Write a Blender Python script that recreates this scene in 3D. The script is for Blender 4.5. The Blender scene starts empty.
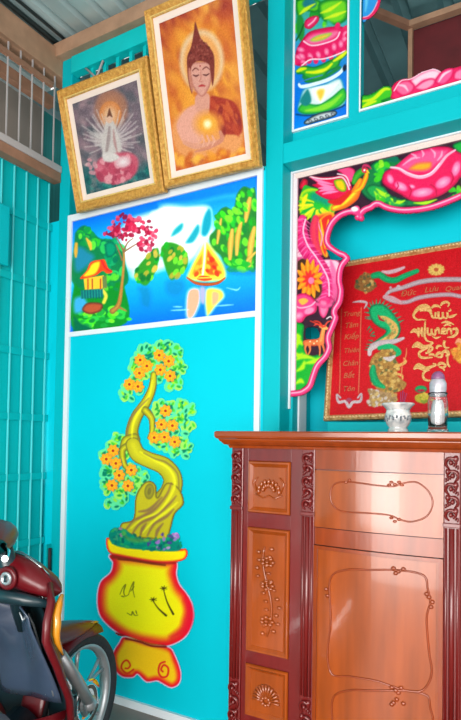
import bpy, bmesh, math, random
import numpy as np
from mathutils import Vector, Matrix

C = bpy.context.scene.collection
random.seed(7)
# ------------------------------------------------------------------ camera model (photo is 461 x 720)
FPX, HC = 560.0, 1.25
YAW, PIT, ROL = [math.radians(a) for a in (29.82, 1.603, .873)]
SHY = 65.8
def _basis():
    cy, sy, cp, sp, cr, sr = math.cos(YAW), math.sin(YAW), math.cos(PIT), math.sin(PIT), math.cos(ROL), math.sin(ROL)
    w = np.array([-sy*cp, cy*cp, sp]); r = np.array([cy, sy, 0.]); u = np.cross(r, w)
    return cr*r+sr*u, -sr*r+cr*u, w
CR, CU, CW = _basis()
EYE = np.array([0, 0, HC])
def ray(x, y): return (x-230.5)/FPX*CR-(y-360-SHY)/FPX*CU+CW
def at_plane(x, y, p0, n):
    d = ray(x, y); t = np.dot(np.array(p0)-EYE, n)/np.dot(d, n); return EYE+t*d
def atY(x, y, Y): d = ray(x, y); return EYE+d*(Y/d[1])
def atX(x, y, X): d = ray(x, y); return EYE+d*(X/d[0])
def proj(P):
    q = np.asarray(P)-EYE; z = q@CW
    return 230.5+FPX*(q@CR)/z, 360+SHY-FPX*(q@CU)/z
cam = bpy.data.cameras.new('camera'); camo = bpy.data.objects.new('camera', cam); C.objects.link(camo)
M = Matrix.Identity(4)
for i in range(3): M[i][0], M[i][1], M[i][2], M[i][3] = CR[i], CU[i], -CW[i], EYE[i]
camo.matrix_world = M
cam.sensor_fit = 'HORIZONTAL'; cam.sensor_width = 36; cam.lens = FPX/461*36
cam.shift_y = SHY/461; cam.clip_start = .02; cam.clip_end = 60
bpy.context.scene.camera = camo

# ------------------------------------------------------------------ key planes
D = 2.087            # face of the left partition panel, pilaster and cross beam
DR = D+.10           # face of the altar wall with the painted boards
DA = D+.30           # back of the altar recess
XL = -2.263          # left grille wall
ZB = 2.405           # top of the solid lower wall
ZC = 3.335           # underside of the sheet roof

# ------------------------------------------------------------------ materials
def lin(c):
    return tuple(((v/255)/12.92 if v/255 <= .04045 else (((v/255)+.055)/1.055)**2.4) for v in c[:3])
def mat(name, col, rough=.5, metal=0, var=.08, scale=8, bump=0, bscale=60, coat=0, spec=.5, stretch=(1, 1, 1), col2=None, trans=0, emit=0):
    m = bpy.data.materials.new(name); m.use_nodes = True
    nt = m.node_tree; b = nt.nodes['Principled BSDF']
    c = tuple(v*.80 for v in lin(col)); b.inputs['Roughness'].default_value = rough; b.inputs['Metallic'].default_value = metal
    b.inputs['Coat Weight'].default_value = coat; b.inputs['Coat Roughness'].default_value = .06
    b.inputs['Specular IOR Level'].default_value = spec
    b.inputs['Transmission Weight'].default_value = trans
    tc = nt.nodes.new('ShaderNodeTexCoord'); mp = nt.nodes.new('ShaderNodeMapping'); mp.inputs['Scale'].default_value = stretch
    nz = nt.nodes.new('ShaderNodeTexNoise'); nz.inputs['Scale'].default_value = scale; nz.inputs['Detail'].default_value = 5
    nt.links.new(tc.outputs['Object'], mp.inputs['Vector']); nt.links.new(mp.outputs[0], nz.inputs['Vector'])
    rp = nt.nodes.new('ShaderNodeValToRGB'); e = rp.color_ramp.elements
    e[0].position = .3; e[1].position = .7
    if col2: k = tuple(v*.80 for v in lin(col2)); e[0].color = (*k, 1); e[1].color = (*c, 1)
    else:
        e[0].color = (*[v*(1-var) for v in c], 1); e[1].color = (*[min(1, v*(1+var)) for v in c], 1)
    nt.links.new(nz.outputs['Fac'], rp.inputs[0]); nt.links.new(rp.outputs[0], b.inputs['Base Color'])
    if emit:
        nt.links.new(rp.outputs[0], b.inputs['Emission Color']); b.inputs['Emission Strength'].default_value = emit
    if bump:
        n2 = nt.nodes.new('ShaderNodeTexNoise'); n2.inputs['Scale'].default_value = bscale; n2.inputs['Detail'].default_value = 3
        nt.links.new(mp.outputs[0], n2.inputs['Vector'])
        bp = nt.nodes.new('ShaderNodeBump'); bp.inputs['Strength'].default_value = bump; bp.inputs['Distance'].default_value = .01
        nt.links.new(n2.outputs['Fac'], bp.inputs['Height']); nt.links.new(bp.outputs[0], b.inputs['Normal'])
    return m
def vmat(name, rough=.45, k=.9, bump=0, glit=0, coat=0, metal=0):
    m = bpy.data.materials.new(name); m.use_nodes = True
    nt = m.node_tree; b = nt.nodes['Principled BSDF']
    at = nt.nodes.new('ShaderNodeAttribute'); at.attribute_name = 'paint'
    b.inputs['Specular IOR Level'].default_value = .2; b.inputs['Roughness'].default_value = rough; b.inputs['Coat Weight'].default_value = coat*.4; b.inputs['Metallic'].default_value = metal
    tc = nt.nodes.new('ShaderNodeTexCoord')
    nz = nt.nodes.new('ShaderNodeTexNoise'); nz.inputs['Scale'].default_value = 220; nz.inputs['Detail'].default_value = 3
    nt.links.new(tc.outputs['Object'], nz.inputs['Vector'])
    mr = nt.nodes.new('ShaderNodeMapRange'); mr.inputs['From Min'].default_value = .3; mr.inputs['From Max'].default_value = .7
    mr.inputs['To Min'].default_value = k*(1-.06-glit); mr.inputs['To Max'].default_value = k*(1.06+glit)
    mx = nt.nodes.new('ShaderNodeVectorMath'); mx.operation = 'SCALE'
    nt.links.new(nz.outputs['Fac'], mr.inputs['Value']); nt.links.new(at.outputs['Color'], mx.inputs[0]); nt.links.new(mr.outputs[0], mx.inputs['Scale'])
    nt.links.new(mx.outputs[0], b.inputs['Base Color'])
    if bump:
        bp = nt.nodes.new('ShaderNodeBump'); bp.inputs['Strength'].default_value = bump; bp.inputs['Distance'].default_value = .003
        nt.links.new(nz.outputs['Fac'], bp.inputs['Height']); nt.links.new(bp.outputs[0], b.inputs['Normal'])
    return m

# ------------------------------------------------------------------ mesh helpers
class MB:
    """collects shapes in world coordinates, builds one mesh object"""
    def __init__(s): s.v = []; s.f = []; s.sm = []
    def add(s, vs, fs, smooth=False):
        o = len(s.v); s.v += [tuple(map(float, p)) for p in vs]; s.f += [tuple(i+o for i in f) for f in fs]; s.sm += [smooth]*len(fs); return s
    def box(s, x0, x1, y0, y1, z0, z1):
        v = [(x, y, z) for x in (x0, x1) for y in (y0, y1) for z in (z0, z1)]
        return s.add(v, [(0, 1, 3, 2), (4, 6, 7, 5), (0, 4, 5, 1), (2, 3, 7, 6), (0, 2, 6, 4), (1, 5, 7, 3)])
    def beam(s, p, q, w, h, up=(0, 0, 1)):
        p, q, up = Vector(p), Vector(q), Vector(up); d = (q-p).normalized(); sd = d.cross(up).normalized()*w/2; uu = sd.cross(d).normalized()*h/2
        v = [a+i*sd+j*uu for a in (p, q) for i in (-1, 1) for j in (-1, 1)]
        return s.add(v, [(0, 1, 3, 2), (4, 6, 7, 5), (0, 4, 5, 1), (2, 3, 7, 6), (0, 2, 6, 4), (1, 5, 7, 3)])
    def tube(s, pts, r, n=10, cap=True, flat=1.0):
        pts = [Vector(p) for p in pts]; R = r if isinstance(r, (list, tuple)) else [r]*len(pts)
        vs = []; t0 = (pts[1]-pts[0]).normalized(); a = t0.orthogonal().normalized()
        for i, p in enumerate(pts):
            t = (pts[min(i+1, len(pts)-1)]-pts[max(i-1, 0)]).normalized()
            a = (a-t*a.dot(t)).normalized(); b = t.cross(a)
            vs += [p+R[i]*(math.cos(2*math.pi*k/n)*a+flat*math.sin(2*math.pi*k/n)*b) for k in range(n)]
        fs = [(i*n+k, i*n+(k+1) % n, (i+1)*n+(k+1) % n, (i+1)*n+k) for i in range(len(pts)-1) for k in range(n)]
        s.add(vs, fs, True)
        if cap:
            o = len(s.v)-len(vs); s.f += [tuple(o+k for k in range(n))[::-1], tuple(o+(len(pts)-1)*n+k for k in range(n))]; s.sm += [False, False]
        return s
    def lathe(s, prof, c, n=32, axis='z', smooth=True):
        c = Vector(c); vs = []
        for r, h in prof:
            for k in range(n):
                a = 2*math.pi*k/n; x, y = r*math.cos(a), r*math.sin(a)
                vs.append(c+(Vector((x, y, h)) if axis == 'z' else Vector((h, x, y)) if axis == 'x' else Vector((x, h, y))))
        fs = [(i*n+k, i*n+(k+1) % n, (i+1)*n+(k+1) % n, (i+1)*n+k) for i in range(len(prof)-1) for k in range(n)]
        return s.add(vs, fs, smooth)
    def prism(s, poly, y0, y1):
        """poly of (x,z), extruded along y"""
        n = len(poly); v = [(x, y0, z) for x, z in poly]+[(x, y1, z) for x, z in poly]
        return s.add(v, [tuple(range(n)), tuple(range(n, 2*n))[::-1]]+[(i, i+n, (i+1) % n+n, (i+1) % n) for i in range(n)])
    def grid(s, rows, smooth=True, close=False):
        m = len(rows[0]); vs = [p for r in rows for p in r]
        fs = [(i*m+j, i*m+(j+1) % m, (i+1)*m+(j+1) % m, (i+1)*m+j) for i in range(len(rows)-1) for j in range(m if close else m-1)]
        return s.add(vs, fs, smooth)
    def ell(s, c, rx, ry, rz, n=14, m=8):
        rows = []
        for i in range(m+1):
            t = math.pi*i/m; rr = max(math.sin(t), 1e-3)
            rows.append([(c[0]+rx*rr*math.cos(2*math.pi*k/n), c[1]+ry*rr*math.sin(2*math.pi*k/n), c[2]+rz*math.cos(t)) for k in range(n)])
        return s.grid(rows, True, True)
    def xf(s, Mx, start=0):
        for i in range(start, len(s.v)): s.v[i] = tuple(Mx @ Vector(s.v[i]))
        return s
    def build(s, name, m, parent=None, bevel=0, seg=2, solid=0, sub=0, recalc=True):
        me = bpy.data.meshes.new(name)
        me.from_pydata(s.v, [], s.f); me.materials.append(m)
        me.polygons.foreach_set('use_smooth', s.sm)
        if recalc:
            bm = bmesh.new(); bm.from_mesh(me); bmesh.ops.recalc_face_normals(bm, faces=bm.faces); bm.to_mesh(me); bm.free()
        o = bpy.data.objects.new(name, me); C.objects.link(o)
        if solid:
            k = o.modifiers.new('solid', 'SOLIDIFY'); k.thickness = solid; k.offset = 0
        if bevel:
            k = o.modifiers.new('bevel', 'BEVEL'); k.width = bevel; k.segments = seg; k.limit_method = 'ANGLE'
        if sub:
            k = o.modifiers.new('sub', 'SUBSURF'); k.levels = sub; k.render_levels = sub
        if parent is not None: attach(o, parent)
        else:  # origin at the base of the thing
            recentre(o)
        return o
def recentre(o):
    me = o.data; n = len(me.vertices); a = np.empty(n*3, 'f'); me.vertices.foreach_get('co', a); a = a.reshape(-1, 3)
    c = np.array([(a[:, 0].min()+a[:, 0].max())/2, (a[:, 1].min()+a[:, 1].max())/2, a[:, 2].min()])
    a -= c; me.vertices.foreach_set('co', a.ravel()); o.location = o.location+Vector([float(q) for q in c]); me.update()
ROOTM = {}
def wm(o):
    m = Matrix.Translation(o.location) @ o.rotation_euler.to_matrix().to_4x4()
    return (wm(o.parent) @ m) if o.parent else m
def attach(o, parent):
    """o's mesh is in world coordinates: bring it into the parent's space, with its own origin at its middle"""
    Mx = wm(parent).inverted(); me = o.data; me.transform(Mx)
    n = len(me.vertices); a = np.empty(n*3, 'f'); me.vertices.foreach_get('co', a); a = a.reshape(-1, 3)
    c = (a.min(0)+a.max(0))/2; a -= c; me.vertices.foreach_set('co', a.ravel()); me.update()
    o.parent = parent; o.location = Vector([float(q) for q in c])
def thing(name, loc, label, cat, group=None, rot=(0, 0, 0)):
    o = bpy.data.objects.new(name, None); o.empty_display_size = .05; C.objects.link(o)
    o.location = Vector([float(q) for q in loc]); o.rotation_euler = rot; tag(o, label, cat, group); return o
def tag(o, label, cat, group=None):
    o['label'] = label; o['category'] = cat
    if group: o['group'] = group
    return o
def struct(o): o['kind'] = 'structure'; return o

# ------------------------------------------------------------------ painted surfaces: colours painted per vertex on dense boards
def crom(pts, n=6, closed=True):
    P = np.array(pts, float); N = len(P); out = []
    for i in range(N if closed else N-1):
        p0, p1, p2, p3 = (P[(i+k-1) % N] if closed else P[min(max(i+k-1, 0), N-1)] for k in range(4))
        for t in np.linspace(0, 1, n, endpoint=False):
            out.append(.5*((2*p1)+(-p0+p2)*t+(2*p0-5*p1+4*p2-p3)*t*t+(-p0+3*p1-3*p2+p3)*t**3))
    if not closed: out.append(P[-1])
    return np.array(out)
def T(ox, oy, s): return lambda *a: [(ox+a[i]/s, oy+a[i+1]/s) for i in range(0, len(a), 2)]
PX1 = T(0, 0, 1)
class Paint:
    """a rectangle a..a+U..a+U+V in the world, painted through photo-read outlines"""
    def __init__(s, p0, U, V, step):
        s.p0, s.U, s.V = map(lambda q: np.array(q, float), (p0, U, V))
        s.nu = int(np.linalg.norm(s.U)/step)+2; s.nv = int(np.linalg.norm(s.V)/step)+2
        a, b = np.meshgrid(np.linspace(0, 1, s.nu), np.linspace(0, 1, s.nv))
        s.W = s.p0+a[..., None]*s.U+b[..., None]*s.V
        s.X, s.Y = proj(s.W)
        s.c = np.zeros(a.shape+(3,)); s.a = np.zeros(a.shape); s.pid = np.zeros(a.shape, int); s.parts = ['base']; s.cur = 0
        s.rs = np.random.RandomState(3)
    def part(s, name):
        if name in s.parts and name != 'blossom': s.cur = s.parts.index(name)
        else: s.parts.append(name); s.cur = len(s.parts)-1
    def fill(s, col): s.c[:] = col; s.a[:] = 1; s.pid[:] = s.cur
    def grad(s, stops):
        ys = [q[0] for q in stops]
        for k in range(3): s.c[..., k] = np.interp(s.Y, ys, [q[1][k] for q in stops])
        s.a[:] = 1; s.pid[:] = s.cur
    def _box(s, x0, y0, x1, y1):
        m = (s.X > x0) & (s.X < x1) & (s.Y > y0) & (s.Y < y1)
        if not m.any(): return None
        r = np.where(m.any(1))[0]; c = np.where(m.any(0))[0]
        return slice(r[0], r[-1]+1), slice(c[0], c[-1]+1)
    def _put(s, sl, al, col, setp=True):
        w_ = al/np.maximum(al+s.a[sl]*(1-al), 1e-6); w_ = w_[..., None]; s.c[sl] = s.c[sl]*(1-w_)+np.asarray(col)*w_
        s.a[sl] = np.maximum(s.a[sl], al)
        if setp: q = s.pid[sl]; q[(al > .5) | ((q == 0) & (al > .1))] = s.cur
    def sd(s, X, Y, P):
        d = np.full(X.shape, 1e9); ins = np.zeros(X.shape, bool); n = len(P)
        for i in range(n):
            ax, ay = P[i]; bx, by = P[(i+1) % n]; ex, ey = bx-ax, by-ay; L = ex*ex+ey*ey+1e-9
            t = np.clip(((X-ax)*ex+(Y-ay)*ey)/L, 0, 1); d = np.minimum(d, (X-ax-t*ex)**2+(Y-ay-t*ey)**2)
            if ay != by:
                cr = ((ay > Y) != (by > Y)) & (X < ex*(Y-ay)/(by-ay)+ax); ins ^= cr
        d = np.sqrt(d); return np.where(ins, -d, d)
    def poly(s, pts, col, soft=.7, edge=None, ew=3., sharp=False, op=1., erase=False):
        P = np.array(pts, float) if sharp else crom(pts)
        m = soft+1; sl = s._box(P[:, 0].min()-m, P[:, 1].min()-m, P[:, 0].max()+m, P[:, 1].max()+m)
        if sl is None: return
        d = s.sd(s.X[sl], s.Y[sl], P); al = np.clip(.5-d/soft, 0, 1)*op
        c = np.broadcast_to(np.array(col, float), d.shape+(3,))
        if edge is not None:
            t = np.clip(-d/ew, 0, 1)[..., None]; t = t*t*(3-2*t); c = np.array(edge, float)*(1-t)+c*t
        if erase: s.a[sl] *= (1-al)
        else: s._put(sl, al, c)
    def line(s, pts, w, col, soft=.7, closed=False, sm=True, op=1., col2=None):
        P = crom(pts, 5, closed) if sm else np.array(pts, float)
        n = len(P); W = np.interp(np.linspace(0, 1, n), np.linspace(0, 1, len(w)), w) if isinstance(w, (list, tuple)) else np.full(n, w)
        mw = W.max()/2+soft+1
        sl = s._box(P[:, 0].min()-mw, P[:, 1].min()-mw, P[:, 0].max()+mw, P[:, 1].max()+mw)
        if sl is None: return
        X, Y = s.X[sl], s.Y[sl]; d = np.full(X.shape, 1e9); dd = np.full(X.shape, 1e9)
        for i in range(n-1+int(closed)):
            ax, ay = P[i]; bx, by = P[(i+1) % n]; ex, ey = bx-ax, by-ay; L = ex*ex+ey*ey+1e-9
            t = np.clip(((X-ax)*ex+(Y-ay)*ey)/L, 0, 1); q = np.hypot(X-ax-t*ex, Y-ay-t*ey)
            d = np.minimum(d, q-(W[i]*(1-t)+W[(i+1) % n]*t)/2); dd = np.minimum(dd, q)
        al = np.clip(.5-d/soft, 0, 1)*op
        c = np.broadcast_to(np.array(col, float), d.shape+(3,))
        if col2 is not None:
            t = np.clip(dd/(W.max()/2), 0, 1)[..., None]; c = np.array(col, float)*(1-t)+np.array(col2, float)*t
        s._put(sl, al, c)
    def dot(s, x, y, rx, ry, col, ang=0, soft=.7, col2=None, op=1.):
        m = max(rx, ry)+soft+1; sl = s._box(x-m, y-m, x+m, y+m)
        if sl is None: return
        ca, sa = math.cos(ang), math.sin(ang); X, Y = s.X[sl]-x, s.Y[sl]-y
        u, v = X*ca+Y*sa, -X*sa+Y*ca; q = np.sqrt((u/rx)**2+(v/ry)**2); d = (q-1)*min(rx, ry)
        al = np.clip(.5-d/soft, 0, 1)*op
        c = np.broadcast_to(np.array(col, float), d.shape+(3,))
        if col2 is not None: t = np.clip(q, 0, 1)[..., None]; c = np.array(col, float)*(1-t)+np.array(col2, float)*t
        s._put(sl, al, c)
    def blobs(s, pts, n, r, cols, asp=1.6, ang=None, soft=.9, op=.9, seed=1):
        rs = np.random.RandomState(seed); P = crom(pts); lo, hi = P.min(0), P.max(0); k = 0; tries = 0
        while k < n and tries < n*30:
            tries += 1; x, y = lo+(hi-lo)*rs.rand(2)
            if s.sd(np.array([x]), np.array([y]), P)[0] < 0:
                a = rs.rand()*math.pi if ang is None else ang+rs.randn()*.25; rr = r*(.6+.8*rs.rand())
                s.dot(x, y, rr*asp, rr, cols[rs.randint(len(cols))], a, soft, op=op); k += 1
    def flower(s, x, y, r, petal, edge, heart, n=6, rot=0.):
        for k in range(n):
            a = rot+2*math.pi*k/n; s.dot(x+.55*r*math.cos(a), y+.55*r*math.sin(a), r*.5, r*.36, petal, a, .7, col2=edge)
        s.dot(x, y, r*.42, r*.42, petal); s.dot(x, y, r*.24, r*.24, heart)
    def grain(s, amp=8): s.c += s.rs.randn(*s.c.shape[:2])[..., None]*amp
    def meshes(s, m, parent, names=None, off=0, solid=0, mirror=None):
        """one object for each painted part; returns dict"""
        res = {}; nrm = np.cross(s.U, s.V); nrm /= np.linalg.norm(nrm); 
        if nrm[1] > 0: nrm = -nrm
        q = (np.arange(s.nv-1)[:, None]*s.nu+np.arange(s.nu-1)[None]).ravel()
        a4 = lambda A: (A[:-1, :-1]+A[1:, :-1]+A[:-1, 1:]+A[1:, 1:])/4
        keep = (a4(s.a) > .5).ravel()
        fp = s.pid[:-1, :-1].copy()
        if len(s.parts) > 1:
            for q_ in (s.pid[1:, :-1], s.pid[:-1, 1:], s.pid[1:, 1:]): fp = np.where(fp == 0, q_, fp)
        fp = fp.ravel()
        cc = np.clip(s.c, 0, 255)/255; cc = np.where(cc <= .04045, cc/12.92, ((cc+.055)/1.055)**2.4).reshape(-1, 3)
        W = s.W.reshape(-1, 3)
        for i, nm in enumerate(s.parts):
            sel = q[keep & (fp == i)]
            if len(sel) < 4: continue
            quads = np.stack([sel, sel+1, sel+1+s.nu, sel+s.nu], 1)
            used, inv = np.unique(quads, return_inverse=True); inv = inv.reshape(-1, 4)
            Wv = W[used]+nrm*(off+i*.0002)
            if mirror is not None: Wv = mirror(Wv)
            me = bpy.data.meshes.new(nm); me.vertices.add(len(used)); me.vertices.foreach_set('co', Wv.astype('f').ravel())
            me.loops.add(len(inv)*4); me.loops.foreach_set('vertex_index', inv.astype('i').ravel())
            me.polygons.add(len(inv)); me.polygons.foreach_set('loop_start', np.arange(0, len(inv)*4, 4, dtype='i'))
            me.update(calc_edges=True)
            at = me.attributes.new('paint', 'FLOAT_COLOR', 'POINT'); at.data.foreach_set('color', np.concatenate([cc[used], np.ones((len(used), 1))], 1).astype('f').ravel())
            me.materials.append(m)
            nm2 = (names or {}).get(nm, nm)
            o = bpy.data.objects.new(nm2, me); C.objects.link(o)
            if solid:
                k = o.modifiers.new('solid', 'SOLIDIFY'); k.thickness = solid; k.offset = -1 if (np.cross(s.U, s.V)[1] < 0) != (mirror is not None) else 1
            if parent is not None: attach(o, parent)
            else: recentre(o)
            res[nm] = o
        return res
# ================================================================== THE ROOM
TEAL = (0, 196, 204)
m_teal = mat('teal_paint', (0, 188, 199), .5, spec=.12, var=.05, scale=2.2, bump=.06, bscale=30)
m_cyan = mat('cyan_panel_paint', (0, 208, 228), .5, spec=.10, var=.04, scale=1.6, bump=.05, bscale=40)
m_tealm = mat('teal_metal_paint', (0, 186, 192), .5, spec=.12, var=.10, scale=3, bump=.05, bscale=20, stretch=(1, 1, .3))
m_bar = mat('teal_bar_paint', (10, 205, 208), .4, spec=.2, var=.06)
m_white = mat('white_trim_paint', (238, 244, 250), .4, var=.03)
m_wood = mat('pale_brown_timber', (178, 140, 112), .6, var=.16, scale=14, stretch=(1, 1, 1), bump=.15)
m_wood2 = mat('brown_timber', (160, 118, 94), .6, var=.16, scale=14, bump=.15)
m_floor = mat('floor_tile', (128, 112, 104), .3, var=.14, scale=5, bump=.05)
m_roof = mat('roof_sheet', (192, 216, 218), .42, var=.16, scale=5, stretch=(1, .25, 1), metal=.25)
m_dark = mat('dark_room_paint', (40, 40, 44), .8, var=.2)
m_maroon = mat('maroon_cloth_panel', (96, 22, 30), .8, var=.25, scale=10)
m_lbar = mat('pale_bar_paint', (190, 184, 184), .4, var=.05)
m_outside = mat('outside_wall_plaster', (150, 150, 146), .9, var=.3, scale=1.5, stretch=(1, 2.0, .25), col2=(180, 164, 152))

def S(o): o['kind'] = 'structure'; return o
S(MB().box(-4.2, 2.2, -3.2, 5.0, -.06, 0).build('floor', m_floor))
# left partition: solid lower wall, painted cyan panel (upper part carries the landscape)
S(MB().box(-2.40, -1.04, D, D+.06, 0, ZB).build('wall_back', m_cyan))
S(MB().box(-2.263, -2.19, D-.001, D+.06, 0, 3.40).build('trim_1', m_teal, bevel=.004))          # corner post
S(MB().box(-1.045, -.966, D, D+.12, 0, 3.40).build('trim_2', m_teal, bevel=.004))             # pilaster
S(MB().box(-.966, 1.3, D, D+.12, 2.405, 2.49).build('trim_3', m_teal, bevel=.004))            # cross beam above altar
# white trim strips: left upright, right upright, floor strip
S(MB().box(-2.186, -2.158, D-.012, D, .036, 2.413).build('trim_4', m_white))
S(MB().box(-1.078, -1.053, D-.012, D, .036, 2.413).build('trim_5', m_white))
S(MB().box(-2.19, -1.05, D-.014, D, 0, .036).build('baseboard_back', m_white))
# altar wall with the recess: frame pieces around the opening
S(MB().box(-.967, 1.3, DR, DR+.05, 2.412, 2.598).build('wall_altar_lintel', m_teal))
S(MB().box(-.967, -.672, DR, DR+.05, 2.598, 3.42).build('wall_altar_left', m_teal))
S(MB().box(.19, 1.3, DR, DR+.05, 2.598, 3.42).build('wall_altar_upper', m_teal))
w = MB(); w.box(-1.0, 1.3, DA, DA+.05, 0, 2.62)
S(w.build('wall_recess', m_cyan))
S(MB().box(-1.0, -.952, DR, DA, 0, 2.45).build('wall_recess_side', m_teal))
S(MB().box(-.952, -.944, D+.155, D+.235, 0, 1.62).build('trim_6', m_white))
S(MB().box(-.966, 1.3, DR+.05, DA+.05, 2.45, 2.59).build('ceiling_recess', m_teal))
S(MB().box(-.80, 1.3, D+.105, DA, 1.28, 1.336).build('trim_7', m_teal, bevel=.003))            # ledge the banner stands on
S(MB().box(1.2, 1.3, D, DA, 0, 2.6).build('wall_altar_end', m_teal))

# grille opening above the left partition
t = MB(); t.box(-2.19, -1.045, D-.01, D+.04, 3.172, 3.262); t.box(-2.19, -1.045, D, D+.05, ZB-.01, ZB+.01)
S(t.build('trim_8', m_bar, bevel=.003))
gr = thing('barred_grille', (-1.61, D+.03, ZB+.01), 'teal barred grille high on the wall, behind the two framed pictures', 'grille')
for k in range(10):
    x = -2.062+k*.086
    MB().box(x-.010, x+.010, D+.012, D+.03, ZB+.01, 3.172).build('bar', m_bar, gr)
MB().tube([(-2.10, D+.0, 3.18), (-1.90, D+.005, 2.98)], .006, 6).build('brace', m_lbar, gr)
MB().tube([(-2.06, D-.005, 3.02), (-1.97, D-.005, 3.17)], .006, 6).build('brace', m_lbar, gr)

# timber beams
S(MB().box(-2.42, -1.045, D-.05, D+.03, 3.262, 3.335).build('beam_back', m_wood, bevel=.003))
S(MB().box(-.966, 1.3, D+.02, D+.1, 3.42, 3.5).build('beam_altar', m_wood, bevel=.003))
b = MB(); b.box(XL-.09, XL, -3.0, D+.10, 3.175, 3.312)
S(b.build('beam_left', m_wood, bevel=.004))
S(MB().box(XL-.10, XL-.06, -3.0, D, 3.03, 3.09).build('beam_left_outer', m_wood2, bevel=.003))
b = MB(); b.box(XL-.04, XL+.012, -3.0, D-.003, 2.605, 2.655)
S(b.build('beam_sill', m_wood2, bevel=.003))
S(MB().box(XL-.04, XL+.018, -3.0, D-.003, 2.655, 2.69).build('sill_rail', m_lbar, bevel=.003))
# roof brackets where the ribs meet the beam
br = MB()
# corrugated sheet roof, ribs run away from the room
def roof(name, x0, x1, y0, y1, za, zb, m, pitch=.115, amp=.028):
    xs = []; x = x0
    while x < x1:
        xs += [(x, 0), (x+pitch*.62, 0), (x+pitch*.72, amp), (x+pitch*.90, amp)]; x += pitch
    rows = [[(x, y, z+dz) for x, dz in xs] for y, z in ((y0, za), ((y0+y1)/2, (za+zb)/2), (y1, zb))]
    return S(MB().grid(rows, smooth=False).build(name, m, solid=.002, recalc=False))
roof('ceiling', -4.2, 2.2, -3.2, D+.25, 3.34, 3.36, m_roof)
roof('ceiling_back', -4.2, 2.2, D+.25, 5.0, 3.36, 3.30, mat('roof_sheet_back', (110, 158, 164), .45, var=.2, scale=4, metal=.2), .19, .04)
# gutter flashing along the left beam
S(MB().tube([(XL-.02, -3, 3.36), (XL-.02, D+.05, 3.355)], .014, 8).build('ceiling_flashing', mat('flashing_metal', (110, 124, 126), .4, metal=.5)))
S(MB().tube([(XL+.05, -3, 3.345), (XL+.05, D+.02, 3.345)], .008, 8).build('ceiling_conduit', mat('dark_metal', (70, 84, 88), .4, metal=.4)))

# ---- left wall: teal sheet with bars in front below, open bars above
sh = MB(); rows = []
ys = []; y = -3.0
while y < D-.05:
    ys += [(y, 0), (y+.064, 0), (y+.067, .002), (y+.070, .002)]; y += .0735
rows = [[(XL-.055+dx, yy, z) for yy, dx in ys] for z in (0, 1.3, 2.61)]
sh.grid(rows, smooth=False)
S(sh.build('wall_left', m_tealm, solid=.002, recalc=False))
ra = MB()
zr = [2.372, 2.05, 1.685, 1.358, 1.056, .72, .38, .05]
for i, z in enumerate(zr):
    S(MB().box(XL-.052, XL-.045, -3.0, D-.002, z-.018, z+.018).build('trim_rail', m_tealm, bevel=.002))
m_lite = mat('light_teal_bar', (90, 232, 238), .4, var=.04)
gl = thing('window_grille', (XL, .6, .05), 'teal upright bars standing in front of the ribbed left wall', 'grille')
nb = 0
y = D-.03
while y > -.2:
    MB().box(XL-.050, XL-.043, y-.003, y+.003, .05, 2.60).build('bar', m_lite, gl); y -= .0735; nb += 1
gu = thing('window_grille', (XL, .6, 2.69), 'pale thin bars in the open strip above the left wall', 'grille')
y = D-.03; 
while y > -.2:
    MB().box(XL-.026, XL-.020, y-.0032, y+.0032, 2.69, 3.175).build('bar', m_lbar, gu); y -= .0735
S(MB().box(XL-.03, XL-.01, -3.0, D-.05, 3.10, 3.125).build('trim_9', m_wood2))
# small raised sheet patch and the bolt slot by the corner
S(MB().box(XL-.034, XL-.010, 1.0, 1.79, 2.08, 2.37).build('trim_10', m_teal, bevel=.006))
sl = thing('door_bolt', atX(50, 575, XL), 'dark upright bolt in a slot low on the left wall beside the corner post', 'bolt')
p1 = atX(48.5, 548, XL); p2 = atX(50.0, 571, XL)
MB().box(XL-.006, XL+.004, float(p1[1])-.018, float(p1[1])+.022, float(p2[2])-.02, float(p1[2])+.02).build('plate', m_tealm, sl, bevel=.003)
MB().tube([(XL+.01, float(p1[1]), float(p1[2])), (XL+.01, float(p1[1]), float(p2[2]))], .008, 10).build('rod', m_dark, sl)
# outside, seen through the top bars
S(MB().box(-2.85, -2.78, -3.2, 2.42, 0, 3.33).build('wall_outside', m_outside))
S(MB().box(-2.84, -2.79, 2.42, 5.0, 0, 3.33).build('wall_outside_teal', mat('outside_teal_sheet', (60, 165, 165), .6, var=.2, stretch=(1, 6, .2))))

# ---- dark store room behind the altar wall
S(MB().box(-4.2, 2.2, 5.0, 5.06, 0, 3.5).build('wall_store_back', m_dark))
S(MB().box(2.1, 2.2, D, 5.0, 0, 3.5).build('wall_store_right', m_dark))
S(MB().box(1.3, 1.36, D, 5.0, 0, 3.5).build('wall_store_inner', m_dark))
YT = 2.76
pc = atY(412, 31, YT); pr = atY(461, 10, YT); pb = atY(411, 90, YT); pl = atY(355, 4, YT)
zt = float(pc[2]); xt = float(pc[0])
S(MB().box(xt-.02, 1.3, YT, YT+.05, 0, zt).build('wall_store_maroon', m_maroon))
S(MB().box(xt-.012, xt+.008, YT-.03, YT, 0, zt).build('trim_11', m_wood))
S(MB().beam((xt-.012, YT-.03, zt+.008), (1.3, YT-.03, zt+.008), .04, .028).build('beam_store', m_wood))
dl = ray(350, 3); tl = (zt-HC)/dl[2]; pl = EYE+dl*tl
S(MB().beam((float(pl[0]), float(pl[1]), zt+.008), (xt, YT-.02, zt+.008), .03, .03).build('beam_brace', m_wood2))
# a low dark shelf unit mass in the store room
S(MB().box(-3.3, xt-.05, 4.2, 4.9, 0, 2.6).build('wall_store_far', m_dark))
# ================================================================== WALL PAINTINGS
m_paint = vmat('painted_board', .4)
m_mural = vmat('mural_paint', .45, k=1.0)
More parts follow.
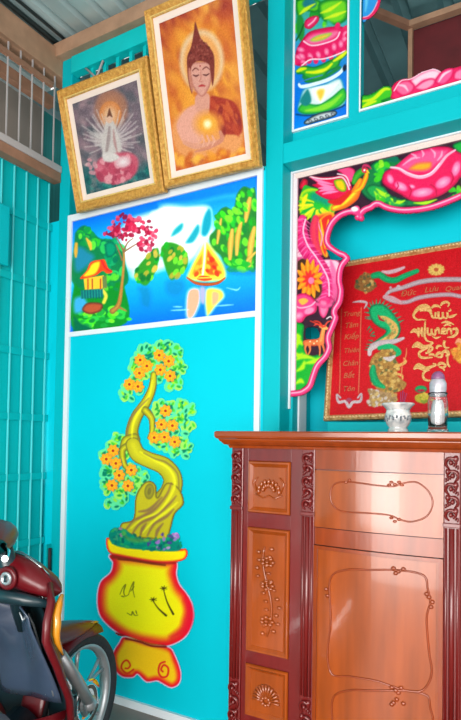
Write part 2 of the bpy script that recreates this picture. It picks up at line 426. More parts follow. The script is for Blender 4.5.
# ---------- landscape mural (world rectangle on the left panel)
mural = thing('landscape_mural', (-1.62, D-.002, 1.78), 'wide blue painted river landscape with red sailboat, hut and green cliffs in a white border', 'mural')
P = Paint((-2.160, D-.003, 1.800), (1.084, 0, 0), (0, 0, .578), .0030)
A = T(68, 195, 4.61); B = T(160, 170, 4.5)
u = (P.X-73)/183.0; top = 222-46*u; bot = 333-22*u; vv = (P.Y-top)/(bot-top)
for k, st in enumerate(zip((0, 92, 205), (30, 120, 225), (60, 190, 240))): pass
def ramp(v, stops):
    return np.stack([np.interp(v, [q[0] for q in stops], [q[1][k] for q in stops]) for k in range(3)], -1)
P.a[:] = 1
P.c[:] = ramp(vv, [(0, (0, 96, 205)), (.1, (0, 122, 225)), (.22, (20, 155, 232)), (.34, (120, 205, 245)), (.5, (90, 195, 240)), (.6, (10, 160, 222)), (.8, (0, 132, 218)), (1, (0, 92, 205))])
# white cloud/mist field
P.poly(A(270, 130, 340, 95, 461, 85, 461, 250, 440, 260, 390, 300, 330, 330, 285, 340, 262, 300, 240, 190), (238, 240, 248), soft=7)
P.poly(B(0, 170, 120, 165, 215, 165, 225, 215, 235, 300, 190, 330, 150, 390, 100, 420, 60, 330, 0, 320), (240, 242, 250), soft=6)
P.poly(B(-40, 200, 80, 180, 200, 185, 200, 260, 120, 330, 40, 340), (246, 244, 250), soft=6)
P.poly(A(300, 330, 370, 300, 461, 290, 461, 330, 380, 360, 300, 380), (205, 232, 246), soft=7)
P.line(B(20, 120, 150, 105, 290, 80, 420, 50), 5, (0, 120, 215), soft=4, op=.6)
P.line(B(0, 155, 150, 150, 290, 120, 430, 110), 3, (60, 180, 235), soft=5, op=.5)
# distant teal peaks
P.poly(B(45, 300, 60, 265, 95, 235, 110, 245, 100, 275, 65, 300), (20, 150, 165), soft=2.5, edge=(150, 210, 220))
P.poly(B(110, 330, 135, 285, 165, 242, 182, 250, 180, 285, 150, 330), (20, 145, 165), soft=2.5, edge=(150, 210, 220))
P.poly(B(182, 290, 190, 220, 215, 170, 235, 185, 235, 250, 210, 300), (10, 140, 165), soft=2.5, edge=(120, 200, 220))
# right cliffs
P.poly(B(232, 350, 222, 300, 250, 262, 262, 190, 295, 165, 330, 175, 345, 110, 375, 75, 410, 85, 432, 110, 436, 430, 380, 445, 300, 430, 270, 385), (30, 110, 40), soft=2.2)
P.blobs(B(245, 330, 240, 270, 270, 190, 330, 180, 350, 110, 400, 85, 430, 130, 430, 420, 320, 430), 70, 2.4, [(20, 150, 30), (60, 190, 30), (10, 110, 40), (90, 200, 40), (30, 130, 30)], ang=1.1, seed=4)
for q, wd in ((B(405, 125, 395, 170, 385, 230), 6.5), (B(365, 235, 350, 300, 345, 380), 6), (B(325, 270, 318, 330, 315, 400), 6.5), (B(425, 260, 410, 330, 400, 440), 7), (B(275, 220, 265, 280, 258, 330), 4), (B(385, 420, 400, 400, 430, 370), 4)):
    P.line(q, [wd*.5, wd, wd*.5], (218, 170, 70), soft=1.6, col2=(150, 120, 40))
P.blobs(B(255, 250, 270, 190, 320, 185, 350, 120, 390, 90, 430, 130, 420, 200, 340, 250, 300, 300), 26, 2.0, [(50, 200, 30), (110, 215, 40), (20, 160, 40)], ang=.9, seed=9)
P.blobs(B(300, 440, 340, 410, 436, 420, 436, 450, 360, 455), 14, 2.4, [(20, 150, 40), (90, 200, 40)], ang=.2, seed=10)
P.poly(B(240, 380, 300, 430, 380, 450, 436, 440, 436, 470, 330, 470, 270, 440), (0, 95, 150), soft=4, op=.5)
# middle rock islets
for q, sd_ in ((A(305, 370, 330, 320, 385, 260, 415, 245, 420, 290, 405, 350, 365, 415, 330, 405), 5), (B(5, 350, 40, 325, 90, 340, 125, 385, 120, 440, 80, 480, 50, 495, 30, 460, 12, 400), 6)):
    P.poly(q, (40, 130, 30), soft=2); P.blobs(q, 22, 1.9, [(20, 150, 30), (100, 200, 40), (10, 100, 40), (190, 165, 60), (160, 150, 40)], ang=2.0, seed=sd_)
P.poly(A(325, 425, 370, 425, 385, 470, 375, 520, 340, 510, 330, 460), (10, 100, 130), soft=6, op=.5)
P.poly(B(30, 500, 100, 495, 110, 540, 70, 570, 30, 550), (10, 100, 140), soft=6, op=.5)
# left green hills
P.poly(A(30, 210, 40, 165, 75, 140, 110, 165, 150, 200, 210, 205, 245, 240, 262, 300, 262, 420, 30, 420), (10, 110, 60), soft=2)
P.poly(A(32, 250, 60, 240, 90, 260, 120, 290, 60, 350, 32, 340), (30, 120, 170), soft=5, op=.8)
P.blobs(A(50, 200, 60, 160, 90, 145, 140, 200, 150, 250, 60, 230), 22, 2.2, [(40, 180, 40), (90, 205, 50), (10, 130, 60)], seed=11)
P.blobs(A(150, 215, 220, 210, 255, 260, 250, 420, 190, 430, 160, 300), 34, 2.4, [(0, 130, 80), (20, 150, 90), (0, 100, 70), (40, 180, 80)], seed=12)
P.line(A(85, 200, 100, 225, 105, 250), [1.5, 4, 2], (225, 165, 50), soft=1.5); P.line(A(38, 225, 36, 260, 36, 285), [3, 4, 2], (200, 150, 50), soft=1.5)
P.poly(A(170, 230, 200, 215, 225, 240, 215, 275, 180, 285), (0, 130, 90), soft=2, edge=(0, 90, 70))
# foreground greens
P.poly(A(28, 420, 60, 430, 160, 430, 240, 400, 262, 430, 268, 590, 30, 625), (10, 120, 30), soft=2)
P.blobs(A(34, 560, 80, 540, 150, 530, 210, 520, 260, 540, 265, 590, 34, 618), 60, 2.3, [(60, 200, 30), (110, 220, 40), (20, 140, 50), (10, 110, 50), (40, 180, 60)], seed=13, ang=.1)
P.poly(A(28, 600, 28, 560, 60, 590, 110, 612, 90, 626, 28, 630), (0, 90, 60), soft=3)
P.poly(A(30, 480, 70, 470, 90, 510, 60, 540, 30, 540), (50, 150, 200), soft=4)
P.poly(A(65, 530, 85, 500, 130, 495, 160, 505, 150, 535, 100, 550), (165, 70, 40), soft=1.5, edge=(90, 40, 30))
P.line(A(160, 440, 175, 465, 165, 495), 3.5, (205, 190, 60), soft=1.5)
P.blobs(A(160, 370, 215, 350, 240, 400, 230, 440, 170, 440), 18, 2, [(30, 160, 40), (10, 120, 60), (80, 190, 40)], seed=14)
# fence and hut
P.poly(A(58, 440, 160, 432, 162, 470, 60, 478), (20, 120, 110), soft=1.2, sharp=True)
for k in range(8): P.line(A(64+k*13, 438, 66+k*13, 476), 1.1, (10, 80, 90), soft=.6, sm=False)
P.poly(A(72, 385, 165, 370, 172, 430, 78, 436), (250, 175, 40), soft=.8, sharp=True)
for x in (92, 112, 150): P.line(A(x, 388, x, 432), 1.6, (170, 80, 30), soft=.7, sm=False)
P.poly(A(158, 375, 178, 372, 180, 428, 160, 430), (90, 110, 60), soft=1, sharp=True)
P.poly(A(55, 385, 85, 350, 105, 310, 150, 298, 170, 300, 185, 335, 205, 355, 180, 362, 160, 350, 130, 370, 90, 382), (240, 60, 20), soft=.9)
P.poly(A(72, 375, 95, 345, 112, 318, 145, 308, 140, 340, 120, 365), (255, 195, 30), soft=2.0)
P.line(A(155, 302, 172, 335, 200, 352), 1.8, (200, 25, 30), soft=.8)
# red tree
P.line(A(205, 535, 235, 500, 250, 400, 258, 300, 256, 250), [6, 4.5, 2.8, 2.4, 2], (175, 120, 50), soft=1, col2=(110, 80, 40))
for q in (A(256, 260, 235, 215, 215, 190), A(258, 255, 275, 220, 300, 200), A(258, 262, 300, 235, 335, 215), A(250, 300, 235, 260, 222, 230)): P.line(q, [1.8, .9], (130, 90, 60), soft=.7)
P.line(A(240, 520, 270, 535), [2.5, 1], (150, 100, 50), soft=1)
for q, n_, s_ in ((A(200, 140, 225, 100, 270, 85, 300, 105, 310, 150, 290, 200, 250, 215, 215, 180), 60, 15), (A(165, 190, 185, 150, 215, 150, 220, 185, 195, 195), 14, 16), (A(290, 105, 350, 100, 385, 130, 410, 170, 400, 200, 340, 185, 300, 160), 34, 17), (A(310, 215, 350, 185, 390, 205, 385, 240, 350, 265, 325, 240), 22, 18)):
    P.blobs(q, n_, 1.7, [(160, 10, 50), (195, 30, 70), (130, 5, 40), (205, 70, 100), (150, 15, 50)], seed=s_, soft=.6, asp=1.3)
# sailboat and reflection
P.poly(B(205, 325, 240, 360, 285, 430, 292, 485, 240, 500, 130, 490, 140, 440, 175, 375), (255, 240, 60), soft=4)
P.poly(B(190, 365, 200, 400, 195, 470, 140, 478, 148, 430), (245, 120, 30), soft=1.5, edge=(250, 215, 50), ew=4)
P.poly(B(207, 345, 245, 385, 280, 440, 280, 475, 205, 470), (240, 80, 20), soft=1.5, edge=(250, 215, 50), ew=4)
P.blobs(B(210, 400, 240, 400, 275, 450, 260, 470, 210, 465), 10, 1.6, [(220, 40, 20), (255, 170, 40), (200, 30, 20)], ang=.9, seed=19)
P.blobs(B(160, 410, 190, 400, 190, 460, 155, 465), 6, 1.5, [(220, 60, 20), (255, 170, 40)], ang=2, seed=20)
P.line(B(203, 330, 200, 400, 190, 490), 2.0, (255, 245, 190), soft=.9)
P.line(B(122, 484, 160, 508, 210, 515, 260, 508, 292, 486), [1.6, 3, 3.4, 3, 1.5], (185, 70, 20), soft=.8, col2=(110, 60, 30))
P.poly(B(165, 490, 185, 475, 220, 478, 235, 492, 200, 500), (220, 60, 20), soft=1); P.line(B(170, 486, 230, 484), 1.2, (255, 190, 60))
P.poly(B(120, 560, 145, 530, 180, 540, 180, 600, 150, 665, 118, 660), (245, 150, 120), soft=3.5, edge=(150, 200, 220), ew=3)
P.poly(B(205, 540, 270, 535, 290, 570, 255, 610, 225, 650, 208, 655), (250, 225, 60), soft=3, edge=(150, 210, 160), ew=3)
P.poly(B(235, 550, 265, 555, 262, 590, 235, 610), (245, 150, 110), soft=3)
P.poly(B(180, 530, 205, 535, 200, 600, 182, 590), (150, 150, 200), soft=3)
for q in (B(50, 632, 130, 628), B(250, 612, 330, 606), B(300, 530, 345, 540, 360, 528), B(60, 615, 100, 616)): P.line(q, [.6, 1.6, .6], (150, 215, 235), soft=1, op=.7)
P.c = P.c*1.12+4; P.grain(3)
P.meshes(m_mural, mural, {'base': 'painting'})
for q in ((-2.158, -1.078, 2.379, 2.413), (-2.158, -1.078, 1.777, 1.801)): MB().box(q[0], q[1], D-.010, D-.0005, q[2], q[3]).build('border', m_white, mural)

# ---------- bonsai wall painting
bon = thing('bonsai_mural', (-1.75, D-.001, .165), 'tall painted yellow bonsai tree with orange blossoms in a red and yellow pot', 'mural')
P = Paint((-2.02, D-.004, .05), (.70, 0, 0), (0, 0, 1.79), .0030)
q1 = T(80, 330, 3.073); q2 = T(95, 335, 4.19); q3 = T(95, 440, 4.19); q4 = T(80, 520, 3.073); q5 = T(100, 550, 4.61)
# foliage clouds: pale green haze and dark leaf marks
P.part('foliage')
clouds = [q1(165, 70, 240, 35, 300, 50, 320, 100, 315, 170, 270, 190, 210, 140, 180, 205, 130, 212, 125, 185, 150, 150),
          q1(225, 230, 270, 215, 340, 225, 358, 280, 345, 340, 320, 400, 260, 370, 215, 350, 215, 320, 240, 290),
          q1(70, 360, 130, 310, 160, 390, 150, 410, 200, 430, 210, 460, 160, 510, 120, 545, 85, 550, 70, 480, 62, 400)]
for i, q in enumerate(clouds):
    rs = np.random.RandomState(40+i); PP = crom(q); lo, hi = PP.min(0), PP.max(0); k = 0
    dots = []
    while k < (150, 120, 120)[i]:
        x, y = lo+(hi-lo)*rs.rand(2)
        if P.sd(np.array([x]), np.array([y]), PP)[0] < -1: dots.append((x, y, rs.rand()*3.14, rs.rand())); k += 1
    for x, y, a, r in dots: P.dot(x, y, 4.6, 3.6, (90, 215, 150) if r > .35 else (150, 220, 90), a, 1.2)
    for x, y, a, r in dots: P.dot(x+1, y, 2.3, 1.2, [(30, 150, 60), (70, 190, 50), (0, 120, 90), (150, 215, 40)][int(r*3.99)], a, .8)
P.part('trunk')
OL = (120, 105, 30); YE = (205, 195, 20); YD = (150, 140, 20)
def limb(q, w):
    P.line(q, [x+2.0 for x in w], (110, 105, 40), soft=1.1); P.line(q, w, (206, 196, 26), soft=.8, col2=(136, 130, 26))
limb(q2(246, 165, 240, 220, 215, 280, 175, 340, 155, 400, 160, 440), [4, 6, 8, 9.5, 10.5, 12])
limb(q2(210, 315, 235, 345, 240, 375, 238, 405, 228, 430), [6, 5, 4, 3.2, 2.5])
limb(q2(165, 430, 130, 440, 118, 470), [7, 6, 5])
limb(q1(148, 355, 130, 370, 135, 410, 150, 430), [5, 5, 4, 3])
limb(q3(160, 20, 180, 60, 230, 85, 290, 110, 325, 160, 315, 220, 270, 290, 225, 350), [13, 14, 14, 16, 17, 19, 26, 30])
P.poly(q3(105, 400, 110, 350, 160, 330, 170, 240, 200, 185, 230, 172, 255, 190, 262, 240, 300, 180, 350, 200, 372, 265, 335, 310, 318, 370, 300, 425, 250, 415, 200, 412, 140, 405), (192, 178, 26), soft=1, edge=(104, 90, 35), ew=2.5)
P.dot(*q3(228, 215)[0], 5, 8, (190, 180, 30), .1, 1, col2=(120, 110, 40)); P.dot(*q3(228, 215)[0], 2, 4, (120, 110, 40), .2, 1)
for q in (q3(120, 390, 160, 340, 200, 320, 250, 290, 300, 230, 320, 180), q3(155, 395, 190, 350, 250, 320, 310, 270, 340, 235), q3(220, 400, 250, 350, 300, 320, 330, 290), q3(185, 300, 230, 290, 280, 240), q3(190, 400, 200, 370, 215, 350), q3(255, 410, 262, 380, 285, 350)):
    P.line(q, [1.5, 3.6, 1.2], (134, 98, 66), soft=1.8, op=.85)
for q in (q3(150, 370, 200, 330, 260, 305, 310, 245, 335, 180, 310, 120, 240, 80, 190, 50), q3(200, 390, 240, 345, 300, 300, 345, 262), q2(240, 190, 228, 250, 190, 310, 160, 370, 155, 430)):
    P.line(q, [1, 3, 1.4], (232, 226, 30), soft=1.6, op=.8)
P.line(q2(225, 265, 200, 290, 160, 335, 140, 385, 135, 420), [1, 2, 1], (125, 90, 80), soft=1.4, op=.7)
P.line(q3(205, 55, 250, 78, 300, 95, 345, 140, 352, 200), [1, 2, 1], (120, 95, 60), soft=1.4, op=.7)
# pot
P.part('pot')
POT = q5(60, 20, 62, 60, 50, 105, 4, 150, -10, 225, 2, 300, 56, 360, 130, 405, 220, 430, 310, 440, 390, 400, 425, 330, 425, 260, 400, 205, 365, 160, 350, 110, 352, 60, 300, 40)
P.line(POT, 2.6, (196, 196, 222), soft=1.4, closed=True)
YL = (255, 236, 8); RD = (235, 10, 40)
P.poly(q5(60, 20, 62, 60, 50, 105, 4, 150, -10, 225, 2, 300, 56, 360, 130, 405, 220, 430, 310, 440, 390, 400, 425, 330, 425, 260, 400, 205, 365, 160, 350, 110, 352, 60, 300, 40), YL, soft=1, edge=RD, ew=13)
P.poly(q5(100, 120, 200, 100, 290, 130, 320, 200, 330, 290, 290, 350, 210, 370, 120, 330, 70, 260, 70, 190), (255, 242, 8), soft=14)
P.line(q5(395, 230, 412, 290, 390, 360, 330, 400), [4, 12, 4], (225, 5, 50), soft=6, op=.7)
P.line(q5(60, 30, 150, 40, 260, 55, 345, 52), 4.5, (150, 30, 20), soft=2.5)
P.poly(q4(80, 65, 95, 55, 200, 85, 300, 90, 325, 88, 330, 108, 310, 126, 240, 130, 130, 112, 90, 100), (255, 222, 0), soft=1, edge=(225, 30, 40), ew=3.2)
P.line(q4(100, 70, 140, 90, 220, 100, 310, 104), 4.5, (255, 226, 0), soft=1.5)
P.line(q5(75, 385, 75+55, 402, 180, 418, 240, 436, 300, 442), 2, (130, 20, 20), soft=1.4)
P.line(q5(85, 42, 150, 48, 250, 64, 300, 70), 1.6, (120, 40, 10), soft=1.2)
BR = (70, 60, 10)
for q in (q5(92, 205, 105, 175, 118, 160, 110, 190, 116, 212, 132, 206), q5(132, 206, 142, 175, 156, 148, 152, 180, 160, 218), q5(142, 190, 158, 168), q5(98, 212, 112, 216), q5(125, 290, 145, 300, 150, 285, 160, 300, 175, 300), q5(165, 278, 170, 295)): P.line(q, [.6, 1.5, .6], (110, 110, 20), soft=.6, op=.85)
for q in (q5(245, 235, 270, 270, 305, 302), q5(292, 178, 310, 240, 338, 295)): P.line(q, [.8, 1.4, 2.2], BR, soft=.6)
for x, y in ((246, 228), (294, 176)):
    X0, Y0 = q5(x, y)[0]
    for k in range(7): a = .4+k*.9; P.line([(X0, Y0), (X0+3.6*math.cos(a), Y0+2.4*math.sin(a))], [1.2, .5], BR, soft=.6, sm=False)
P.part('pot_stand')
P.line(q5(118, 402, 90, 430, 62, 480, 66, 540, 100, 580, 150, 585, 175, 570, 215, 605, 262, 600, 285, 610, 330, 632, 365, 610, 370, 560, 345, 490, 315, 450, 220, 440), 2.4, (205, 195, 220), soft=1.4, closed=True)
P.poly(q5(118, 402, 90, 430, 62, 480, 66, 540, 100, 580, 150, 585, 175, 570, 215, 605, 262, 600, 285, 610, 330, 632, 365, 610, 370, 560, 345, 490, 315, 450, 220, 440), (250, 200, 20), soft=1, edge=RD, ew=7)
P.poly(q5(130, 415, 200, 430, 290, 455, 320, 500, 270, 530, 200, 560, 130, 490, 100, 480), (250, 195, 20), soft=8)
P.line(q5(118, 545, 130, 545, 140, 530, 125, 508, 105, 520, 100, 545, 125, 568, 155, 550), 1.7, (230, 50, 20), soft=1)
P.line(q5(290, 560, 282, 550, 295, 530, 315, 545, 310, 580, 285, 585, 270, 560, 278, 525, 300, 515), 1.8, (225, 30, 30), soft=1)
P.line(q5(120, 408, 180, 422, 240, 442, 305, 446), 1.8, (120, 20, 20), soft=1.4)
P.part('soil_plants')
P.poly(q4(92, 62, 95, 30, 130, 25, 180, 55, 240, 60, 285, 52, 305, 70, 300, 95, 200, 92, 120, 82), (0, 130, 110), soft=1.5)
P.blobs(q4(95, 55, 100, 25, 150, 40, 230, 60, 290, 50, 305, 85, 200, 90, 110, 75), 60, 1.6, [(0, 110, 100), (0, 150, 110), (40, 160, 90), (0, 90, 90)], seed=22)
P.blobs(q4(215, 60, 290, 35, 300, 80, 225, 92), 22, 1.2, [(160, 110, 190), (190, 140, 200), (80, 60, 140)], seed=23)
P.blobs(q4(95, 20, 120, 15, 130, 50, 100, 60), 12, .9, [(170, 110, 150), (60, 150, 110)], seed=24)
P.line(q4(130, 30, 150, 58, 200, 62, 270, 50), [1, 5, 1], (190, 180, 30), soft=3, op=.35)
fl = []
for x, y in ((190, 105), (218, 130), (187, 160), (145, 207), (181, 216), (270, 85), (310, 110), (275, 146), (316, 172), (297, 318), (280, 375), (326, 380), (250, 430), (293, 428), (336, 448)): fl.append(q2(x, y)[0])
for x, y in ((78, 45), (50, 80), (90, 98), (155, 126), (104, 148), (74, 190), (141, 192)): fl.append(q3(x, y)[0])
for i, (x, y) in enumerate(fl):
    P.part('blossom'); P.flower(x, y, 6.0, (250, 182, 24), (245, 136, 34), (165, 36, 20), 7, i*.7)
P.grain(2)
P.meshes(m_mural, bon)
# ================================================================== PAINTED BOARDS ON THE ALTAR WALL
m_board = vmat('lacquered_board', .35, k=.82, coat=.2)
# ---------- upright lotus panel
lp = thing('lotus_painting', (-.84, DR-.012, 2.60), 'upright painted panel of a pink lotus growing from a white and green bowl', 'painting')
P = Paint((-.9565, DR-.008, 2.590), (.2325, 0, 0), (0, 0, .82), .0026)
L = T(285, 0, 5.333)
P.grad([(-60, (40, 150, 60)), (0, (50, 170, 120)), (30, (60, 170, 190)), (75, (10, 120, 220)), (110, (0, 110, 225)), (130, (0, 140, 240))])
P.blobs(PX1(294, -60, 350, -60, 350, 20, 335, 30, 294, 25), 70, 3.4, [(20, 150, 30), (80, 210, 30), (150, 225, 30), (0, 110, 50)], seed=30)
P.poly(L(65, 0, 175, 0, 195, 40, 160, 65, 110, 60, 70, 90), (90, 200, 20), soft=2, edge=(10, 110, 30)); P.dot(*L(130, 20)[0], 7, 5, (20, 120, 130), 0, 2)
P.poly(L(180, 20, 250, -10, 330, 0, 335, 90, 290, 130, 240, 130, 190, 90), (110, 210, 30), soft=2, edge=(0, 120, 40), ew=5)
for q in (L(190, 70, 240, 50, 300, 10), L(210, 100, 270, 80, 325, 60), L(75, 80, 110, 50, 160, 20)): P.line(q, [1, 4, 1], (205, 235, 30), soft=1.5)
P.poly(L(70, 80, 95, 95, 105, 150, 95, 220, 70, 200, 60, 140), (30, 140, 50), soft=2)
P.line(L(60, 215, 85, 170, 100, 130), 1.5, (20, 90, 40))
P.poly(L(120, 150, 150, 140, 210, 145, 230, 110, 265, 150, 210, 180, 150, 175), (60, 180, 160), soft=3)
P.poly(L(105, 145, 108, 110, 140, 88, 175, 85, 180, 110, 155, 140, 130, 155), (235, 40, 110), soft=.8, edge=(190, 10, 60)); P.line(L(125, 135, 150, 115, 165, 95), 1.6, (250, 170, 200), soft=1)
# big lotus
P.poly(L(55, 340, 60, 270, 90, 215, 130, 170, 200, 150, 290, 140, 335, 165, 338, 230, 320, 270, 270, 290, 200, 310, 130, 315, 90, 350), (228, 15, 95), soft=1, edge=(180, 0, 60))
P.poly(L(105, 215, 150, 180, 240, 165, 275, 160, 290, 175, 260, 205, 200, 230, 140, 240), (245, 110, 160), soft=1.2, edge=(235, 60, 120))
P.poly(L(135, 215, 170, 190, 235, 175, 250, 182, 215, 208, 165, 222), (240, 190, 60), soft=1.5, edge=(150, 200, 80))
P.line(L(100, 220, 140, 242, 200, 234, 270, 208, 292, 172), 1.5, (255, 205, 225), soft=.9)
for x, y, a in ((85, 265, -.9), (75, 305, -.8), (100, 335, -.4), (90, 300, -.5), (135, 300, -.2), (178, 292, 0), (222, 276, .2), (262, 250, .3), (298, 235, .3), (318, 205, .8), (322, 180, .9)):
    P.dot(*L(x, y)[0], 4.0, 2.6, (255, 165, 200), a+1.2, 1.2, col2=(240, 70, 130))
for x, y, a in ((60, 330, 2.2), (95, 352, 2.0), (130, 322, 1.8), (165, 322, 1.6), (205, 314, 1.4), (245, 304, 1.2), (285, 290, 1.1), (318, 268, .9), (338, 230, .6), (338, 190, .2), (325, 150, -.6), (280, 138, -1.2)): P.dot(*L(x, y)[0], 3.6, 2.6, (232, 30, 100), a, .9)
P.line(L(90, 350, 135, 318, 200, 315, 260, 298, 320, 272), 1.3, (255, 225, 235), soft=.8)
# leaves below flower
P.poly(L(60, 375, 100, 350, 160, 355, 230, 325, 300, 290, 335, 265, 332, 290, 300, 320, 280, 360, 230, 385, 190, 430, 110, 440, 95, 400, 65, 395), (50, 170, 40), soft=1.2, edge=(0, 110, 50))
for q in (L(115, 385, 160, 385, 215, 370, 250, 340), L(65, 380, 85, 370, 110, 365), L(260, 325, 300, 300, 330, 275)): P.line(q, [2, 4, 2], (220, 235, 20), soft=1.6)
P.line(L(100, 410, 160, 430, 230, 400, 290, 360), 3.5, (20, 130, 60), soft=1.5)
# bowl
P.poly(L(66, 580, 76, 535, 105, 470, 200, 450, 290, 415, 318, 470, 328, 525, 300, 572, 200, 604, 120, 612, 80, 604), (215, 235, 235), soft=1.2, edge=(40, 150, 190))
P.poly(L(70, 580, 100, 550, 180, 556, 250, 516, 310, 470, 328, 520, 285, 570, 200, 600, 120, 610, 80, 600), (60, 190, 50), soft=1.4, edge=(10, 140, 60))
P.line(L(110, 590, 180, 580, 250, 550, 300, 505), [2, 6, 2], (130, 220, 50), soft=2)
P.poly(L(80, 540, 115, 480, 130, 490, 140, 540, 110, 565), (20, 130, 130), soft=2)
P.poly(L(140, 480, 180, 460, 250, 450, 285, 440, 250, 490, 210, 530, 190, 550, 160, 530), (240, 250, 250), soft=1.5)
P.poly(L(165, 490, 190, 470, 215, 480, 205, 520, 185, 540), (250, 200, 60), soft=1.5, edge=(250, 240, 170))
P.line(L(75, 450, 90, 462, 150, 450, 230, 425, 290, 390, 318, 352), [2.4, 3.6, 3.6, 3.6, 2.4], (225, 245, 250), soft=.8)
P.line(L(72, 440, 100, 430, 200, 400), 1.0, (60, 120, 200), soft=.8)
P.line(L(60, 610, 120, 616, 200, 606, 290, 575, 318, 560), 1.6, (0, 60, 110), soft=1.2)
P.poly(L(100, 655, 125, 630, 190, 600, 265, 590, 275, 610, 240, 630, 170, 650, 120, 665), (200, 210, 215), soft=1, edge=(20, 40, 50))
for k in range(5): P.dot(*L(135+k*30, 645-k*9)[0], 2.2, 1.4, (230, 235, 235), .3, .6, col2=(30, 40, 60))
P.dot(*L(318, 362)[0], 2, 3.5, (10, 30, 60), .2, 1)
P.grain(3); P.meshes(m_board, lp, {'base': 'painting'})
x0, x1, z0, z1 = -.9655, -.718, 2.581, 3.42
for q in ((x0, x0+.009, z0, z1), (x1-.006, x1, z0, z1), (x0+.009, x1-.006, z0, z0+.009)): MB().box(q[0], q[1], DR-.012, DR-.0005, q[2], q[3]).build('border', m_white, lp)

# ---------- pink and green lotus border standing in the store room opening
lb = thing('lotus_fretwork', (-.2, DR+.01, 2.61), 'painted cut-out lotus border along the sill of the upper opening', 'fretwork')
P = Paint((-.668, DR+.012, 2.598), (.55, 0, 0), (0, 0, .80), .0028)
W2 = T(355, 0, 4.349)
P.part('leaf')
P.poly(W2(28, 480, 28, 420, 60, 412, 90, 398, 120, 378, 150, 375, 175, 400, 190, 440), (60, 190, 30), soft=.7, edge=(10, 120, 30))
for q in (W2(35, 440, 80, 430, 125, 390, 150, 388), W2(35, 465, 60, 450, 90, 440)): P.line(q, [2, 4, 2], (200, 230, 20), soft=1.3)
P.line(W2(120, 440, 160, 425, 175, 410), 3, (10, 120, 40), soft=1.3)
P.part('lotus_petals')
P.poly(W2(160, 400, 165, 370, 200, 345, 240, 340, 290, 315, 340, 300, 375, 312, 420, 298, 470, 285, 560, 270, 640, 250, 640, 330, 461, 355, 185, 432), (240, 30, 100), soft=.7, edge=(200, 10, 70))
P.poly(W2(245, 350, 290, 318, 340, 302, 370, 315, 350, 345, 300, 350, 265, 375), (252, 205, 222), soft=1.5, edge=(240, 130, 170))
P.poly(W2(170, 385, 195, 355, 235, 350, 260, 375, 245, 405, 205, 418), (245, 100, 150), soft=1.5, edge=(215, 10, 80)); P.line(W2(190, 370, 215, 375, 230, 395), [1, 2.6, 1], (255, 190, 215), soft=1.2)
P.poly(W2(260, 385, 290, 355, 330, 340, 350, 350, 340, 375, 300, 395), (250, 150, 185), soft=1.5, edge=(220, 20, 90))
P.poly(W2(350, 360, 360, 330, 395, 300, 430, 300, 420, 340, 385, 370), (246, 90, 150), soft=1.5, edge=(215, 10, 80)); P.line(W2(365, 355, 385, 325, 415, 308), [1, 2.6, 1], (255, 200, 220), soft=1.2)
P.poly(W2(430, 345, 435, 310, 480, 290, 520, 300, 500, 335, 470, 350), (250, 130, 175), soft=1.5, edge=(215, 10, 80))
P.line(W2(170, 395, 200, 352, 245, 343, 290, 316, 340, 301, 372, 313), 1.0, (255, 215, 230), soft=.7)
P.part('ribbon')
P.poly(W2(26, -120, 100, -120, 108, 0, 92, 40, 62, 72, 28, 82), (40, 150, 225), soft=.7)
P.line(W2(28, 80, 55, 76, 85, 50, 103, 10, 108, -60), 2.6, (225, 20, 90), soft=.7); P.line(W2(34, 76, 58, 70, 80, 46, 98, 8), .9, (255, 170, 190), soft=.7)
P.line(W2(40, -60, 50, 0, 45, 50), [1, 3, 1], (100, 200, 240), soft=2)
P.meshes(m_board, lb, solid=.006)
MB().box(-.674, -.669, DR-.006, DR-.0005, 2.590, 3.42).build('border', m_white, lb); MB().box(-.669, .19, DR-.008, DR-.0005, 2.590, 2.5985).build('border', m_white, lb)

# ---------- carved phoenix and lotus fretwork framing the altar recess
ff = thing('altar_fretwork', (-.62, DR-.01, 1.41), 'large cut-out fretwork of phoenix, lotus and deer with pink scalloped edge around the altar', 'fretwork')
P = Paint((-.958, DR-.004, 1.405), (.672, 0, 0), (0, 0, .995), .0024)
c5 = T(285, 155, 4.61); c7 = T(285, 215, 6.55); c6 = T(285, 270, 5.14); c8 = T(290, 170, 7.68); c9 = T(375, 125, 5.36); c10 = T(345, 155, 5.76)
EDGE = PX1(288, 397, 299, 396, 305, 394, 312, 388, 316, 377, 320, 367, 328, 358, 332, 348, 331, 338, 335, 328, 338.5, 318, 337, 312, 342, 303, 343.8, 291, 342, 280, 343.8, 268, 350, 259, 346, 253, 340, 250.5, 332.5, 245.5, 329.5, 240, 331.5, 231, 335, 224, 342, 217.5, 351, 214.5, 357, 217, 359, 220, 362, 217, 366, 212.5, 372, 210, 377.5, 206.5, 384, 209.5, 392, 212, 404, 213.5, 418, 212.5, 432, 210, 448, 204.5, 462, 198.5)
ed = crom(EDGE, 5, False)
poly = [tuple(p) for p in ed]+[(480, 190), (480, 100), (280, 140), (280, 397)]
P.part('gap_shade_board'); P.poly(poly, (52, 18, 40), soft=.6, sharp=True)  # dark fill paints the shadow in the gaps of the cut-out
P.poly(c7(60, 120, 110, 60, 160, 200, 240, 300, 350, 300, 345, 480, 300, 600, 200, 560, 80, 300), (228, 84, 140), soft=4, op=.95)
P.poly(c5(190, 290, 215, 270, 215, 330, 200, 400, 235, 440, 200, 450, 160, 400), (224, 50, 50), soft=3, op=.95)
R_ = lambda q, c, e, s=1., ew=3.: P.poly(q, c, soft=s, edge=e, ew=ew)
